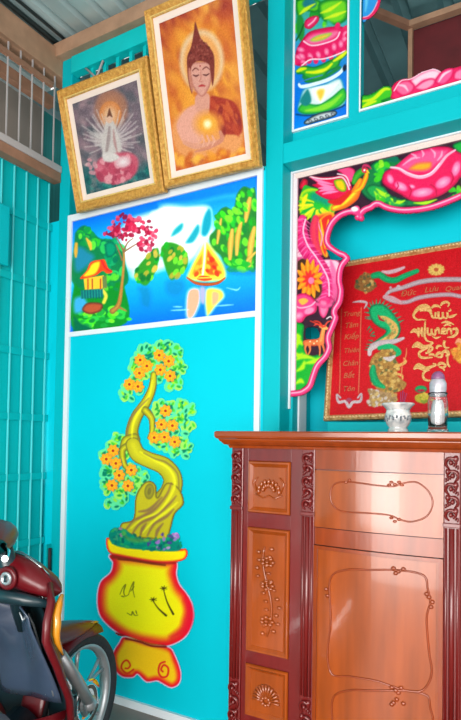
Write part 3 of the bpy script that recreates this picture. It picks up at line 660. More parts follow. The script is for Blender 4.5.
# leaves of the upper right
P.part('lotus_leaves')
P.poly(c9(0, 190, 90, 165, 150, 200, 60, 260, 40, 330, 100, 380, 200, 400, 330, 410, 461, 340, 461, 385, 400, 410, 300, 430, 180, 440, 60, 430, -40, 400, -90, 330, -60, 260), (10, 120, 60), soft=1.5, edge=(10, 40, 40))
P.poly(c10(120, 200, 150, 170, 200, 175, 230, 190, 260, 230, 300, 260, 360, 275, 330, 300, 260, 300, 200, 270, 150, 245), (20, 160, 70), soft=1.2, edge=(0, 90, 50))
for q in (c10(180, 195, 215, 220, 235, 245), c10(265, 250, 290, 270, 320, 268), c10(170, 210, 190, 240, 215, 250), c9(90, 400, 130, 415, 160, 405), c9(210, 418, 270, 418, 330, 400), c9(20, 360, 40, 372, 60, 365)): P.line(q, [1, 3.6, 1], (170, 225, 30), soft=1.6)
P.poly(c10(165, 55, 200, 35, 240, 40, 260, 65, 235, 90, 190, 110, 165, 90), (30, 185, 60), soft=1.2, edge=(0, 110, 70)); P.line(c10(185, 85, 205, 60, 225, 50), [1, 3, 1], (140, 230, 60), soft=1.4)
P.poly(c10(230, 10, 300, 10, 300, 40, 250, 35), (0, 110, 80), soft=1.5)
P.blobs(c9(0, 210, 60, 200, 60, 250, 10, 290), 8, 2.2, [(60, 200, 30), (150, 225, 40)], seed=31)
P.poly(c9(415, 110, 461, 85, 500, 70, 500, 170, 450, 150), (20, 170, 60), soft=1.5, edge=(0, 100, 50))
P.blobs(c9(0, 350, 60, 365, 130, 410, 100, 430, 20, 410), 12, 1.6, [(50, 190, 30), (130, 215, 40), (0, 110, 60)], seed=32)
P.blobs(c9(400, 350, 461, 320, 500, 320, 461, 370, 420, 385), 8, 2, [(50, 190, 30), (100, 215, 40)], seed=33)
# big lotus
P.part('lotus')
R_(c9(38, 300, 50, 255, 90, 230, 150, 190, 200, 145, 260, 120, 340, 115, 400, 120, 461, 150, 520, 150, 520, 250, 461, 280, 430, 320, 350, 380, 220, 412, 130, 370, 60, 330), (226, 15, 85), (170, 0, 60), 1., 3)
R_(c9(110, 230, 150, 185, 210, 145, 280, 125, 350, 122, 400, 128, 385, 175, 330, 225, 280, 260, 200, 262, 140, 245), (240, 80, 140), (225, 20, 90), 1.2, 5)
P.poly(c9(180, 240, 215, 205, 270, 195, 305, 200, 300, 235, 250, 250), (245, 165, 30), soft=2, edge=(240, 90, 90), ew=4)
for q in (c9(150, 215, 200, 180, 240, 175), c9(250, 135, 260, 155, 255, 170), c9(300, 130, 320, 150, 320, 175), c9(360, 140, 355, 165, 335, 190), c9(195, 155, 215, 165, 225, 180)): P.line(q, [.8, 2.2, .8], (252, 160, 195), soft=1.2)
P.line(c9(85, 228, 130, 235, 175, 262, 240, 280, 300, 262, 345, 215, 385, 165, 430, 135), [2, 3.4, 3.4, 2], (250, 165, 195), soft=1)
P.line(c9(85, 226, 130, 232, 180, 258, 240, 274, 300, 256, 345, 208), 1, (255, 215, 228), soft=.8)
for x, y, rx, ry, a in ((82, 290, 5, 3.2, 1.2), (140, 330, 7, 4, .5), (255, 362, 11, 4.6, -.15), (365, 308, 8.5, 5, -.55), (435, 235, 4, 8, .3), (200, 330, 3, 2, .4)):
    P.dot(*c9(x, y)[0], rx, ry, (255, 175, 205), a, 1.5, col2=(244, 90, 150))
for q in (c9(110, 350, 125, 330, 120, 310), c9(185, 385, 195, 355, 185, 330), c9(330, 375, 325, 340, 300, 320), c9(405, 320, 420, 285, 410, 255)): P.line(q, 1.0, (180, 0, 60), soft=.9)
# phoenix
P.part('phoenix')
R_(c5(70, 130, 85, 110, 105, 118, 100, 145, 80, 160, 66, 150), (225, 25, 60), (150, 10, 40), 1)
P.poly(c8(80, 200, 110, 120, 160, 130, 220, 150, 150, 180, 100, 220), (40, 170, 50), soft=1.2)
# body: green ruff then orange body to the head
R_(c5(75, 235, 70, 190, 105, 155, 160, 165, 200, 195, 240, 225, 215, 285, 180, 300, 150, 290, 110, 270, 90, 270), (20, 180, 50), (150, 215, 20), 1.5, 2.5)
P.poly(c8(160, 190, 200, 175, 270, 210, 320, 240, 290, 270, 230, 240, 170, 230), (0, 140, 140), soft=4)
P.poly(c8(75, 215, 110, 160, 200, 150, 330, 215, 320, 290, 300, 350, 220, 370, 120, 360, 75, 330), (30, 185, 50), soft=2, edge=(190, 220, 20), ew=5)
P.poly(c8(160, 190, 200, 172, 280, 205, 320, 235, 290, 275, 230, 250, 170, 235), (0, 140, 130), soft=5, op=.8)
for k in range(13):
    a = 1.9+k*.16-.2*0; x0, y0 = c8(215, 270)[0]
    a = 3.6-k*.24
    P.line([(x0+6*math.cos(a), y0+6*math.sin(a)), (x0+15*math.cos(a), y0+13*math.sin(a)), (x0+20*math.cos(a), y0+18*math.sin(a))], [3.2, 3, .8], [(205, 225, 20), (20, 170, 50), (235, 225, 40)][k % 3], soft=1)
P.line(c8(130, 190, 110, 230, 95, 290), [2, 5, 2], (240, 225, 20), soft=1.5)
# wing
R_(c8(140, 48, 240, 55, 330, 52, 400, 42, 450, 80, 475, 140, 430, 195, 390, 222, 330, 232, 260, 216, 195, 172, 225, 148, 170, 116, 205, 98), (228, 10, 70), (200, 0, 60), 1., 3)
for q in (c8(170, 62, 240, 90, 330, 110), c8(215, 100, 270, 120, 340, 130), c8(225, 165, 290, 150, 350, 150), c8(250, 185, 310, 170, 370, 165), c8(220, 140, 280, 138, 340, 140)): P.line(q, [1, 3.4, .8], (250, 130, 180), soft=1.2)
P.line(c8(150, 50, 240, 68, 320, 66, 400, 56, 440, 110, 455, 150), 1.3, (255, 215, 225), soft=.8)
R_(c8(340, 80, 400, 70, 430, 110, 430, 160, 390, 165, 350, 130), (235, 200, 10), (90, 160, 30), 1.2, 3)
R_(c8(360, 0, 410, -20, 461, -20, 500, 10, 480, 90, 440, 80, 400, 30), (240, 70, 130), (215, 20, 80), 1.2, 2)
P.line(c8(365, 30, 430, 50, 461, 120), 1.2, (255, 220, 230), soft=.8)
# neck and head
P.line(c5(225, 245, 270, 225, 315, 190, 335, 150, 345, 120), [6, 10, 11, 8, 6], (245, 165, 25), soft=1, col2=(220, 70, 20))
P.line(c5(225, 245, 280, 215, 330, 165), [2, 3, 2], (250, 215, 40), soft=1.5)
P.line(c5(205, 215, 250, 215, 300, 170), [3, 7, 3], (215, 30, 30), soft=1.5)
P.line(c10(50, 160, 70, 120, 100, 95, 125, 95), [4, 7, 7, 4], (70, 175, 40), soft=1, col2=(20, 120, 40))
P.line(c10(60, 210, 95, 185, 120, 130, 125, 105), [3, 5, 5, 3], (250, 200, 20), soft=1.2, col2=(230, 90, 20))
P.dot(*c10(115, 88)[0], 3.4, 2.8, (220, 40, 70), 0, .8); P.line(c10(100, 75, 110, 60, 135, 65, 150, 80), [1, 3, 1], (200, 40, 90), soft=1)
P.dot(*c10(112, 88)[0], 1, 1, (250, 240, 240), 0, .5); P.line(c10(128, 92, 140, 105), [2, .6], (250, 200, 40), soft=.6)
# orange red under feathers
P.poly(c5(140, 280, 215, 262, 232, 300, 208, 350, 200, 420, 196, 470, 170, 450, 150, 380, 130, 320), (232, 60, 40), soft=2, edge=(250, 170, 40), ew=4)
R_(c5(180, 280, 215, 270, 225, 300, 205, 360, 200, 410, 190, 470, 170, 440, 160, 380, 150, 320), (225, 40, 30), (245, 170, 30), 1.5, 2.5)
for q in (c5(165, 300, 175, 370, 185, 430), c5(200, 300, 195, 350, 190, 420)): P.line(q, [1, 3, 1], (250, 190, 40), soft=1.2)
P.line(c7(215, 30, 225, 80, 243, 140, 235, 200), 1.4, (250, 150, 180), soft=.9)
# pink tail
P.part('phoenix_tail')
P.poly(c7(80, 160, 110, 170, 130, 260, 80, 275, 70, 230), (235, 190, 205), soft=2)
P.poly(c7(250, 300, 350, 310, 340, 400, 320, 450, 290, 400), (240, 190, 210), soft=2)
P.line(c7(200, 20, 190, 100, 200, 190, 240, 260), [6, 9, 8, 2], (236, 60, 80), soft=1.5, col2=(214, 30, 90))
P.line(c7(80, 60, 78, 140, 100, 230), [4, 6, 3], (244, 130, 170), soft=1.5)
P.line(c7(115, 25, 105, 110, 135, 210, 190, 290, 245, 370, 268, 450, 268, 540, 250, 640), [8, 13, 15, 15, 15, 14, 12, 3], (246, 52, 128), soft=1, col2=(200, 20, 100))
for k in range(26):
    t = k/25; C7 = crom(c7(115, 25, 105, 110, 135, 210, 190, 290, 245, 370, 268, 450, 268, 540), 8, False); i = min(int(t*(len(C7)-2)), len(C7)-2); p = C7[i]; d = C7[i+1]-C7[i]; d /= np.linalg.norm(d)+1e-9
    for sg in (-1, 1):
        n_ = np.array([-d[1], d[0]])*sg; P.line([tuple(p), tuple(p+n_*4.5-d*-1.5), tuple(p+n_*9+d*4)], [1, 1.4, .5], (245, 110, 170) if (k+sg) % 3 else (190, 10, 90), soft=.8, sm=False, op=.8)
P.line(c7(135, 30, 120, 110, 150, 200, 200, 270, 250, 350, 285, 430, 290, 530), 1.5, (255, 190, 215), soft=.8)
P.line(c7(300, 300, 320, 380, 330, 470, 330, 560), [2, 6, 7, 2], (235, 90, 150), soft=2, op=.8)
P.poly(c7(225, 560, 275, 560, 285, 620, 255, 675, 225, 640), (245, 120, 165), soft=1, edge=(225, 40, 110))
# yellow orange flower
P.part('chrysanthemum')
P.poly(c7(75, 340, 90, 300, 130, 290, 200, 360, 240, 450, 235, 520, 190, 550, 130, 500, 80, 470, 75, 420), (70, 40, 25), soft=1.5)
for k in range(13):
    a = 2*math.pi*k/13+.2; x0, y0 = c7(160, 420)[0]
    P.line([(x0, y0), (x0+8*math.cos(a), y0+11*math.sin(a)), (x0+13*math.cos(a), y0+20*math.sin(a))], [3, 6.4, 1.2], (250, 165, 30), soft=1, col2=(240, 110, 20))
for k in range(9):
    a = 2*math.pi*k/9; x0, y0 = c7(160, 420)[0]; P.line([(x0, y0), (x0+6*math.cos(a), y0+8*math.sin(a))], [5, 2], (235, 40, 40), soft=1.6, sm=False)
P.dot(*c7(172, 430)[0], 3, 3.4, (250, 120, 160), 0, 1)
# pink lotus low on the left
P.part('small_lotus')
R_(c6(42, 160, 60, 130, 100, 120, 140, 140, 165, 180, 155, 220, 110, 240, 85, 270, 42, 265), (235, 60, 130), (200, 10, 80), 1)
P.poly(c6(70, 155, 100, 145, 120, 160, 90, 180), (245, 180, 70), soft=1.5); P.line(c6(45, 180, 80, 195, 130, 185, 155, 165), 1.6, (250, 170, 200), soft=1)
P.dot(*c6(70, 235)[0], 5, 3.6, (255, 170, 200), -.4, 1.3, col2=(240, 90, 150)); P.dot(*c6(125, 210)[0], 5, 3, (250, 140, 180), -.4, 1.3)
P.line(c6(165, 175, 200, 190, 235, 180), 3, (225, 80, 140), soft=1.5)
# green rock and grass
P.part('green_rocks')
R_(c6(38, 290, 70, 272, 98, 285, 95, 330, 100, 400, 130, 440, 200, 430, 210, 450, 170, 490, 150, 560, 130, 605, 60, 625, 38, 610), (15, 170, 40), (0, 120, 40), 1.2)
for q in (c6(50, 380, 75, 370, 90, 385), c6(50, 330, 70, 345, 60, 400), c6(60, 460, 100, 445, 150, 455), c6(100, 480, 150, 470, 185, 450), c6(55, 585, 80, 570, 95, 580), c6(60, 520, 90, 500, 100, 470), c6(45, 420, 70, 440, 90, 430)): P.line(q, [1.5, 5, 1.5], (175, 230, 20), soft=2.4)
P.line(c6(90, 610, 120, 590, 140, 560), [1, 3, 1], (20, 30, 20), soft=1)
# deer
P.part('deer')
OR = (232, 120, 60); 
P.line(c6(108, 375, 150, 372, 185, 368), [6, 8, 7], OR, soft=.9, col2=(190, 70, 40)); P.line(c6(185, 370, 192, 335, 198, 305), [7, 5, 4], (240, 160, 80), soft=.9, col2=(215, 90, 50))
P.line(c6(180, 290, 200, 295, 225, 305), [2, 4.5, 1.5], (245, 170, 90), soft=.8)
for q in (c6(110, 380, 104, 405, 112, 432), c6(125, 385, 130, 410, 120, 435), c6(175, 380, 180, 410, 178, 440), c6(190, 375, 200, 405, 205, 438)): P.line(q, [3, 1.8, 1.3], OR, soft=.8)
for q in (c6(195, 292, 160, 275, 130, 262), c6(195, 292, 175, 268, 150, 262), c6(165, 278, 150, 285), c6(205, 290, 220, 268, 240, 262)): P.line(q, [2, .9], (225, 60, 40), soft=.8)
for x, y in ((130, 368), (150, 378), (165, 366)): P.dot(*c6(x, y)[0], .8, .8, (255, 225, 170), 0, .6)
# white swirls
P.part('gap_shade_board')
P.line(c6(215, 250, 235, 240, 250, 262), 1.2, (240, 220, 225), soft=.8)
# frame strip along the outer edge
fr = [tuple(p) for p in []]
P.part('frame_strip')
zt = 2.398; XX = P.W[..., 0]; ZZ = P.W[..., 2]
mk = (XX < -.936) & (P.a > .5) & (ZZ > 1.42); P.c[mk] = (236, 222, 226); P.pid[mk] = P.cur
mk = ((ZZ > 2.378)) & (XX > -.95); P.c[mk] = (238, 214, 206); P.pid[mk] = P.cur
mk = (XX > -.940) & (XX < -.936) & (ZZ < 2.378) & (ZZ > 1.42) & (P.a > .5); P.c[mk] = (200, 150, 165)
mk = (ZZ > 2.372) & (ZZ < 2.378) & (XX > -.936) & (P.a > .5); P.c[mk] = (90, 60, 70)
# pink scalloped edge
P.part('scalloped_edge')
off = []
for i in range(len(ed)):
    d = ed[min(i+1, len(ed)-1)]-ed[max(i-1, 0)]; d /= np.linalg.norm(d); off.append(ed[i]+np.array([d[1], -d[0]])*3.0)
offp = np.array(off)
P.line(offp, 6.0, (244, 74, 140), soft=.6, sm=False, col2=(205, 20, 90))
P.line(offp+np.array([-.5, -.6]), 1.2, (255, 185, 210), soft=.9, sm=False)
P.dot(*c5(325, 252)[0], 4, 3, (255, 235, 240), .1, 1.2, col2=(245, 110, 165))
P.line(c5(330, 250, 345, 285), [7, 2], (235, 60, 130), soft=.8, sm=False)
P.dot(*c5(322, 250)[0], 3.6, 2.4, (255, 235, 240), .1, 1.2)
# true holes
P.poly(c7(268, 225, 300, 235, 340, 262, 376, 284, 358, 296, 300, 292, 290, 270), (0, 0, 0), soft=.5, erase=True)
P.poly(c6(105, 300, 135, 292, 165, 300, 178, 330, 170, 352, 112, 355, 102, 330), (0, 0, 0), soft=.5, erase=True)
P.grain(4)
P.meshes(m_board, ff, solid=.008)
# the same board again, mirrored, right of the frame
XC = -.43
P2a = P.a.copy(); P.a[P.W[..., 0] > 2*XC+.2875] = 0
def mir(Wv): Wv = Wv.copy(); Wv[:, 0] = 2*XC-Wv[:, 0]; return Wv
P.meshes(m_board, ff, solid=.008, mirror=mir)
for q in ((-.966, .105, 2.399, 2.411), (-.966, -.9585, 1.392, 2.399), (.096, .105, 1.392, 2.399)): MB().box(q[0], q[1], DR-.016, DR-.004, q[2], q[3]).build('white_edging', m_white, ff)
S(MB().box(.108, 1.3, DR, DR+.05, 0, 2.45).build('wall_altar_right', m_teal))

# ================================================================== FRAMED PICTURES (leaning forward)
m_gold = mat('gilt_frame', (236, 180, 84), .4, metal=.15, var=.45, scale=70, bump=.7, bscale=150, col2=(190, 128, 44))
m_gold2 = mat('gilt_bead', (244, 206, 120), .35, metal=.15, var=.2, scale=90)
m_matb = mat('cream_mat_board', (240, 220, 208), .6, var=.03)
m_print = vmat('glossy_print', .35, k=.8, coat=.4)
m_back = mat('picture_backing', (120, 90, 60), .8)
def tilted(X, Z, Y0, lean, roll):
    c, s_ = math.cos(roll), math.sin(roll); up = np.array([0, -math.sin(lean), math.cos(lean)]); r0 = np.array([1., 0, 0])
    Rr = c*r0+s_*up; U = -s_*r0+c*up; n = np.cross(Rr, U); return np.array([X, Y0, Z]), Rr, U, n
def moulding(mb, b, Rr, U, n, x0, x1, z0, z1, w, prof):
    """mitred frame ring; prof: list of (inset fraction, height along outward normal)"""
    rings = []
    for f, h in prof:
        i = w*f; rings.append([tuple(b+Rr*x+U*z+n*h) for x, z in ((x0+i, z0+i), (x1-i, z0+i), (x1-i, z1-i), (x0+i, z1-i))])
    vs = [p for r in rings for p in r]; fs = []
    for k in range(len(rings)-1):
        for j in range(4): fs.append((k*4+j, k*4+(j+1) % 4, k*4+4+(j+1) % 4, k*4+4+j))
    mb.add(vs, fs)
def framed(name, label, prm, wf, wm_, ncarve):
    X, Z, lean, roll, wd, ht = prm
    b, Rr, U, n = tilted(X, Z, D-.05, lean, roll)    # n points to the room
    if n[1] > 0: n = -n
    th = thing(name, b, label, 'picture', 'framed religious pictures')
    m = MB(); moulding(m, b, Rr, U, n, -wd/2, wd/2, 0, ht, wf, [(0, -.022), (0, .006), (.15, .014), (.4, .010), (.7, .006), (.85, .009), (1, .002), (1, -.02)])
    m.build('frame', m_gold, th)
    m = MB(); moulding(m, b, Rr, U, n, -wd/2+wf*.80, wd/2-wf*.80, wf*.80, ht-wf*.80, wf*.16, [(0, .004), (.2, .012), (.8, .012), (1, .001)])
    m.build('gilt_bead', m_gold2, th)
    m = MB(); moulding(m, b, Rr, U, n, -wd/2+wf*.98, wd/2-wf*.98, wf*.98, ht-wf*.98, wm_, [(0, -.002), (0, .0), (1, -.003), (1, -.006)])
    m.build('mat_board', m_matb, th)
    m = MB(); q = [b+Rr*x+U*z+n*(-.02) for x, z in ((-wd/2+.004, .004), (wd/2-.004, .004), (wd/2-.004, ht-.004), (-wd/2+.004, ht-.004))]
    m.add(q, [(0, 1, 2, 3)]); m.build('backing', m_back, th)
    i = wf+wm_-.002; p0 = b+Rr*(-wd/2+i)+U*i+n*(-.005)
    return th, Paint(p0, Rr*(wd-2*i), U*(ht-2*i), .0026)
# --- many-armed bodhisattva
th1, P = framed('framed_picture', 'smaller gold framed picture of a white many-armed figure on a pink lotus, leaning forward', (-1.804, 2.3882, .2814, -.0119, .545, .5599), .050, .026, 0)
G = T(55, 70, 4.19)
P.fill((118, 104, 112))
P.blobs(G(60, 130, 200, 60, 360, 10, 420, 460, 130, 545), 240, 3.4, [(100, 88, 100), (150, 120, 130), (80, 90, 98), (128, 104, 118), (168, 140, 146), (70, 80, 86)], seed=50, soft=3, op=.5)
P.poly(G(100, 420, 200, 400, 300, 430, 420, 380, 420, 470, 130, 545), (40, 96, 100), soft=10, op=.85)
P.blobs(G(110, 430, 250, 470, 420, 400, 415, 465, 135, 540), 60, 2.2, [(60, 140, 130), (30, 70, 80), (20, 100, 95), (110, 120, 120)], seed=51, soft=1.4, op=.7)
P.dot(*G(235, 165)[0], 17, 20, (200, 128, 82), 0, 4, col2=(150, 108, 96)); P.dot(*G(232, 185)[0], 11, 13, (232, 178, 130), 0, 1.5, col2=(205, 125, 70)); P.dot(*G(230, 190)[0], 7, 9, (235, 205, 180), 0, 1.5, col2=(215, 150, 100))
x0, y0 = G(235, 270)[0]
for k in range(52):
    a = math.pi*(-.28+1.56*k/51); ln = 23+7*math.sin(k*2.3)
    if .40*math.pi < a < .60*math.pi: continue
    dx, dy = math.cos(a), -math.sin(a)*.95
    P.line([(x0+4*dx, y0+4*dy+2), (x0+ln*.5*dx, y0+ln*.5*dy+4), (x0+ln*dx, y0+ln*dy-1)], [1.6, 1.4, 1.6], (206, 194, 192), soft=1, op=.5)
for k in range(26):
    a = math.pi*(.95+.65*k/25); ln = 20; dx, dy = math.cos(a)*1.05, -math.sin(a)*.7
    P.line([(x0, y0), (x0+ln*dx, y0+ln*dy)], [1.8, 1.2], (205, 196, 192), soft=1.2, sm=False, op=.4)
P.poly(G(215, 215, 245, 215, 260, 260, 280, 330, 250, 370, 210, 370, 195, 320, 205, 260), (200, 190, 186), soft=2)
P.line(G(228, 240, 224, 290, 215, 350), [2, 4, 2], (150, 130, 130), soft=1.6, op=.8); P.line(G(245, 250, 250, 300, 262, 350), [1, 3, 1], (170, 120, 120), soft=1.5, op=.7)
P.dot(*G(228, 205)[0], 3.2, 4.4, (222, 180, 155), 0, .8); P.poly(G(218, 198, 222, 178, 228, 160, 235, 178, 240, 198, 228, 192), (110, 66, 50), soft=1.2)
P.poly(G(170, 400, 190, 370, 250, 350, 310, 345, 345, 370, 345, 420, 310, 460, 240, 475, 190, 465, 165, 430), (196, 88, 108), soft=3)
P.blobs(G(175, 400, 250, 360, 340, 370, 340, 430, 240, 470, 185, 460), 34, 2.6, [(215, 110, 130), (170, 60, 85), (226, 150, 160), (190, 70, 95)], seed=52, soft=1.2)
P.dot(*G(285, 385)[0], 8, 6, (236, 226, 226), -.3, 2.5, col2=(220, 160, 170)); P.poly(G(200, 350, 240, 345, 270, 365, 240, 385, 205, 380), (214, 204, 200), soft=2)
P.blobs(G(130, 380, 160, 370, 180, 410, 150, 430), 8, 1.6, [(200, 140, 150), (210, 170, 170)], seed=53)
P.grain(9); P.meshes(m_print, th1, {'base': 'picture'})
# --- Buddha holding a glowing light
th2, P = framed('framed_picture', 'larger gold framed picture of a seated Buddha holding a glowing light, leaning forward', (-1.2851, 2.3938, .2725, -.02, .4818, .7149), .038, .026, 0)
Q = T(145, 0, 3.79)
P.fill((198, 90, 40))
P.poly(Q(40, -60, 400, -60, 400, 40, 330, 60, 250, 40, 160, 60, 90, 120, 55, 200), (150, 50, 44), soft=14)
P.poly(Q(100, 160, 200, 100, 300, 120, 360, 250, 380, 420, 340, 600, 200, 600, 110, 480), (232, 150, 50), soft=24)
P.blobs(Q(55, 100, 200, 30, 330, -20, 400, 580, 120, 650), 200, 3.6, [(190, 84, 44), (236, 160, 60), (246, 180, 70), (160, 60, 46), (222, 128, 50)], seed=54, soft=4, op=.45, asp=2.2, ang=1.2)
P.poly(Q(370, 60, 330, 300, 400, 500, 400, -40), (214, 130, 66), soft=14, op=.5)
P.dot(*Q(215, 230)[0], 22, 31, (238, 190, 130), 0, 4, col2=(226, 190, 150))
P.dot(*Q(215, 235)[0], 18, 27, (230, 160, 90), 0, 4)
P.poly(Q(100, 500, 130, 430, 190, 395, 240, 385, 330, 400, 370, 480, 360, 560, 300, 590, 200, 600, 130, 580), (228, 150, 90), soft=4)
P.poly(Q(120, 470, 150, 420, 195, 395, 240, 400, 230, 470, 210, 540, 150, 540, 128, 510), (226, 160, 140), soft=2.5)
P.poly(Q(240, 400, 250, 365, 290, 370, 335, 385, 362, 430, 368, 500, 330, 510, 290, 500, 250, 440), (166, 54, 40), soft=2)
P.blobs(Q(250, 390, 330, 390, 360, 440, 360, 500, 290, 490), 20, 2, [(186, 70, 44), (140, 40, 40), (200, 90, 50)], seed=55, soft=1.4, asp=2.5, ang=1.1)
P.poly(Q(195, 360, 240, 355, 245, 400, 235, 430, 200, 425, 190, 400), (214, 150, 130), soft=1.5)
P.poly(Q(168, 265, 180, 240, 210, 235, 245, 240, 252, 275, 248, 320, 225, 362, 205, 362, 182, 330, 172, 300), (212, 152, 136), soft=1, edge=(184, 112, 98))
HAIR = (122, 50, 44)
P.poly(Q(160, 260, 160, 215, 175, 175, 185, 120, 190, 82, 202, 118, 215, 150, 245, 180, 262, 215, 262, 290, 255, 325, 248, 270, 240, 242, 205, 232, 180, 245, 172, 280, 178, 355, 165, 310), HAIR, soft=1)
P.blobs(Q(165, 225, 180, 170, 220, 150, 255, 200, 258, 230, 210, 225), 60, 1.1, [(150, 76, 66), (96, 36, 36), (136, 60, 54)], seed=56, soft=.6, asp=1)
P.poly(Q(178, 350, 166, 300, 165, 260, 172, 265, 182, 330), (190, 120, 100), soft=1)
for q in (Q(180, 268, 192, 258, 204, 266), Q(218, 264, 232, 254, 246, 264)): P.line(q, [.8, 1.3, .6], (110, 50, 46), soft=.7)
for q in (Q(182, 284, 193, 288, 204, 284), Q(220, 282, 232, 285, 243, 279)): P.line(q, [.8, 1.8, .8], (90, 42, 44), soft=.7)
P.line(Q(211, 265, 212, 295, 206, 308, 218, 309), [.7, 1.2, 1.2], (190, 120, 104), soft=.8); P.line(Q(204, 327, 216, 324, 228, 326), [1, 2.4, 1], (176, 50, 56), soft=.7)
P.dot(*Q(209, 250)[0], .8, .9, (160, 60, 60), 0, .5)
P.dot(*Q(238, 470)[0], 13, 12, (244, 180, 60), 0, 9, col2=(232, 150, 60)); P.dot(*Q(237, 470)[0], 3.5, 4, (255, 240, 190), 0, 4)
P.line(Q(150, 540, 190, 555, 235, 548, 285, 535), [4, 5.5, 5, 4], (218, 150, 124), soft=1.4); P.line(Q(285, 500, 290, 530, 240, 560, 190, 575), [3, 4.5, 3.5, 1.5], (206, 132, 106), soft=1.2)
for k in range(4): P.line(Q(195+k*20, 512+k*1, 205+k*19, 535, 200+k*18, 552), [1.6, 1.9, 1], (228, 164, 138), soft=.8)
P.blobs(Q(120, 580, 200, 590, 390, 560, 390, 590, 130, 640), 40, 2.6, [(236, 150, 40), (200, 90, 30), (250, 190, 70)], seed=57, soft=2.5, op=.7)
P.grain(7); P.meshes(m_print, th2, {'base': 'picture'})
# ================================================================== RED ALTAR BANNER (leans back in the recess)
bw, bh = .80, .7164
bb, bR, bU, bn = tilted(-.42, 1.3515, D+.125, -.2061, .0247)
if bn[1] > 0: bn = -bn
ban = thing('altar_banner', bb, 'red velvet ancestral banner with green gold dragon and gold script in a gilt frame', 'banner')
m_bframe = mat('banner_gilt', (236, 196, 136), .38, metal=.4, var=.4, scale=60, bump=.5, bscale=120, col2=(186, 126, 70))
m_velvet = vmat('glitter_velvet', .55, k=.74, bump=.25, glit=.10)
m = MB(); moulding(m, bb, bR, bU, bn, -bw/2, bw/2, 0, bh, .024, [(0, -.012), (0, .006), (.3, .012), (.7, .012), (1, .0), (1, -.01)])
m.build('frame', m_bframe, ban)
m = MB()
for k in range(60):     # rope bead of the frame
    t = (k+.5)/60
    m.ell(bb+bR*(-bw/2+bw*t)+bU*(bh-.012)+bn*.013, .005, .004, .004, 6, 4)
    if k < 54:
        for sx in (-1, 1): m.ell(bb+bR*(sx*(bw/2-.012))+bU*(bh*(k+.5)/54)+bn*.013, .004, .004, .005, 6, 4)
    m.ell(bb+bR*(-bw/2+bw*t)+bU*(.012)+bn*.013, .005, .004, .004, 6, 4)
m.build('rope_bead', mat('bead_gilt', (245, 212, 156), .35, metal=.4, var=.1), ban)
m = MB(); m.add([tuple(bb+bR*x+bU*z-bn*.008) for x, z in ((-bw/2+.003, .003), (bw/2-.003, .003), (bw/2-.003, bh-.003), (-bw/2+.003, bh-.003))], [(0, 1, 2, 3)])
m.build('backing', m_back, ban)
i = .023; P = Paint(bb+bR*(-bw/2+i)+bU*i+bn*.0005, bR*(bw-2*i), bU*(bh-2*i), .0024)
b1 = T(345, 255, 5.76); b2 = T(380, 260, 5.69); b3 = T(408, 296, 8.70); b4 = T(408, 336, 8.70); b5 = T(355, 290, 5.143); b6 = T(330, 300, 6.55); b7 = T(380, 275, 5.69)
P.part('velvet'); P.fill((204, 4, 22))
GD = (220, 172, 92); GD2 = (150, 104, 52); SV = (190, 170, 176); GR = (10, 172, 104)
def glit(pts, cols, n, r, seed): P.blobs(pts, n, r, cols, seed=seed, soft=.7, asp=1.2, op=.75)
P.part('ornament')
# little dragon head and green tail in the upper left
q = b1(75, 135, 110, 105, 150, 110, 165, 140, 180, 180, 140, 215, 100, 210, 55, 190, 60, 160)
P.poly(q, (140, 96, 48), soft=1.2); glit(q, [(196, 158, 84), (96, 84, 50), (60, 90, 60), (214, 180, 110)], 34, 1.1, 60)
P.line(b1(165, 120, 200, 115, 240, 140, 290, 145, 350, 118, 415, 92), [6, 7, 6.4, 6, 5.4, 4.6], GR, soft=.9, col2=(20, 130, 80))
P.line(b1(215, 95, 250, 100, 300, 88, 340, 72), [2, 4, 4, 2.5], (206, 170, 180), soft=1.2)
P.poly(b2(275, 55, 285, 35, 320, 22, 360, 35, 365, 60, 350, 80, 320, 88, 285, 80), (214, 168, 84), soft=1.2)
for k in range(12): a = k*.524; X0, Y0 = b2(320, 55)[0]; P.line([(X0, Y0), (X0+8.5*math.cos(a), Y0+6*math.sin(a))], [1.6, .7], (232, 190, 100), soft=.7, sm=False)
P.dot(*b2(320, 55)[0], 2.4, 2, (190, 90, 50), 0, .8)
# name ribbon
P.part('ribbon')
P.line(b7(30, 120, 60, 92, 130, 72, 220, 42, 320, 28, 461, 26, 560, 36), [2.5, 4, 4.5, 5, 5, 5, 5], SV, soft=.9, col2=(160, 130, 140))
P.line(b7(25, 128, 80, 150, 150, 155, 220, 130, 310, 116, 400, 112, 461, 122, 540, 126), [3, 4, 4, 4.4, 4.4, 4.4, 4, 4], SV, soft=.9, col2=(165, 120, 135))
P.line(b7(25, 125, 70, 130, 120, 158), 3.5, (200, 150, 160), soft=.9); P.dot(*b7(105, 70)[0], 2.2, 2.4, SV, 0, .8); P.dot(*b7(60, 72)[0], 1.3, 1.3, SV, 0, .8)
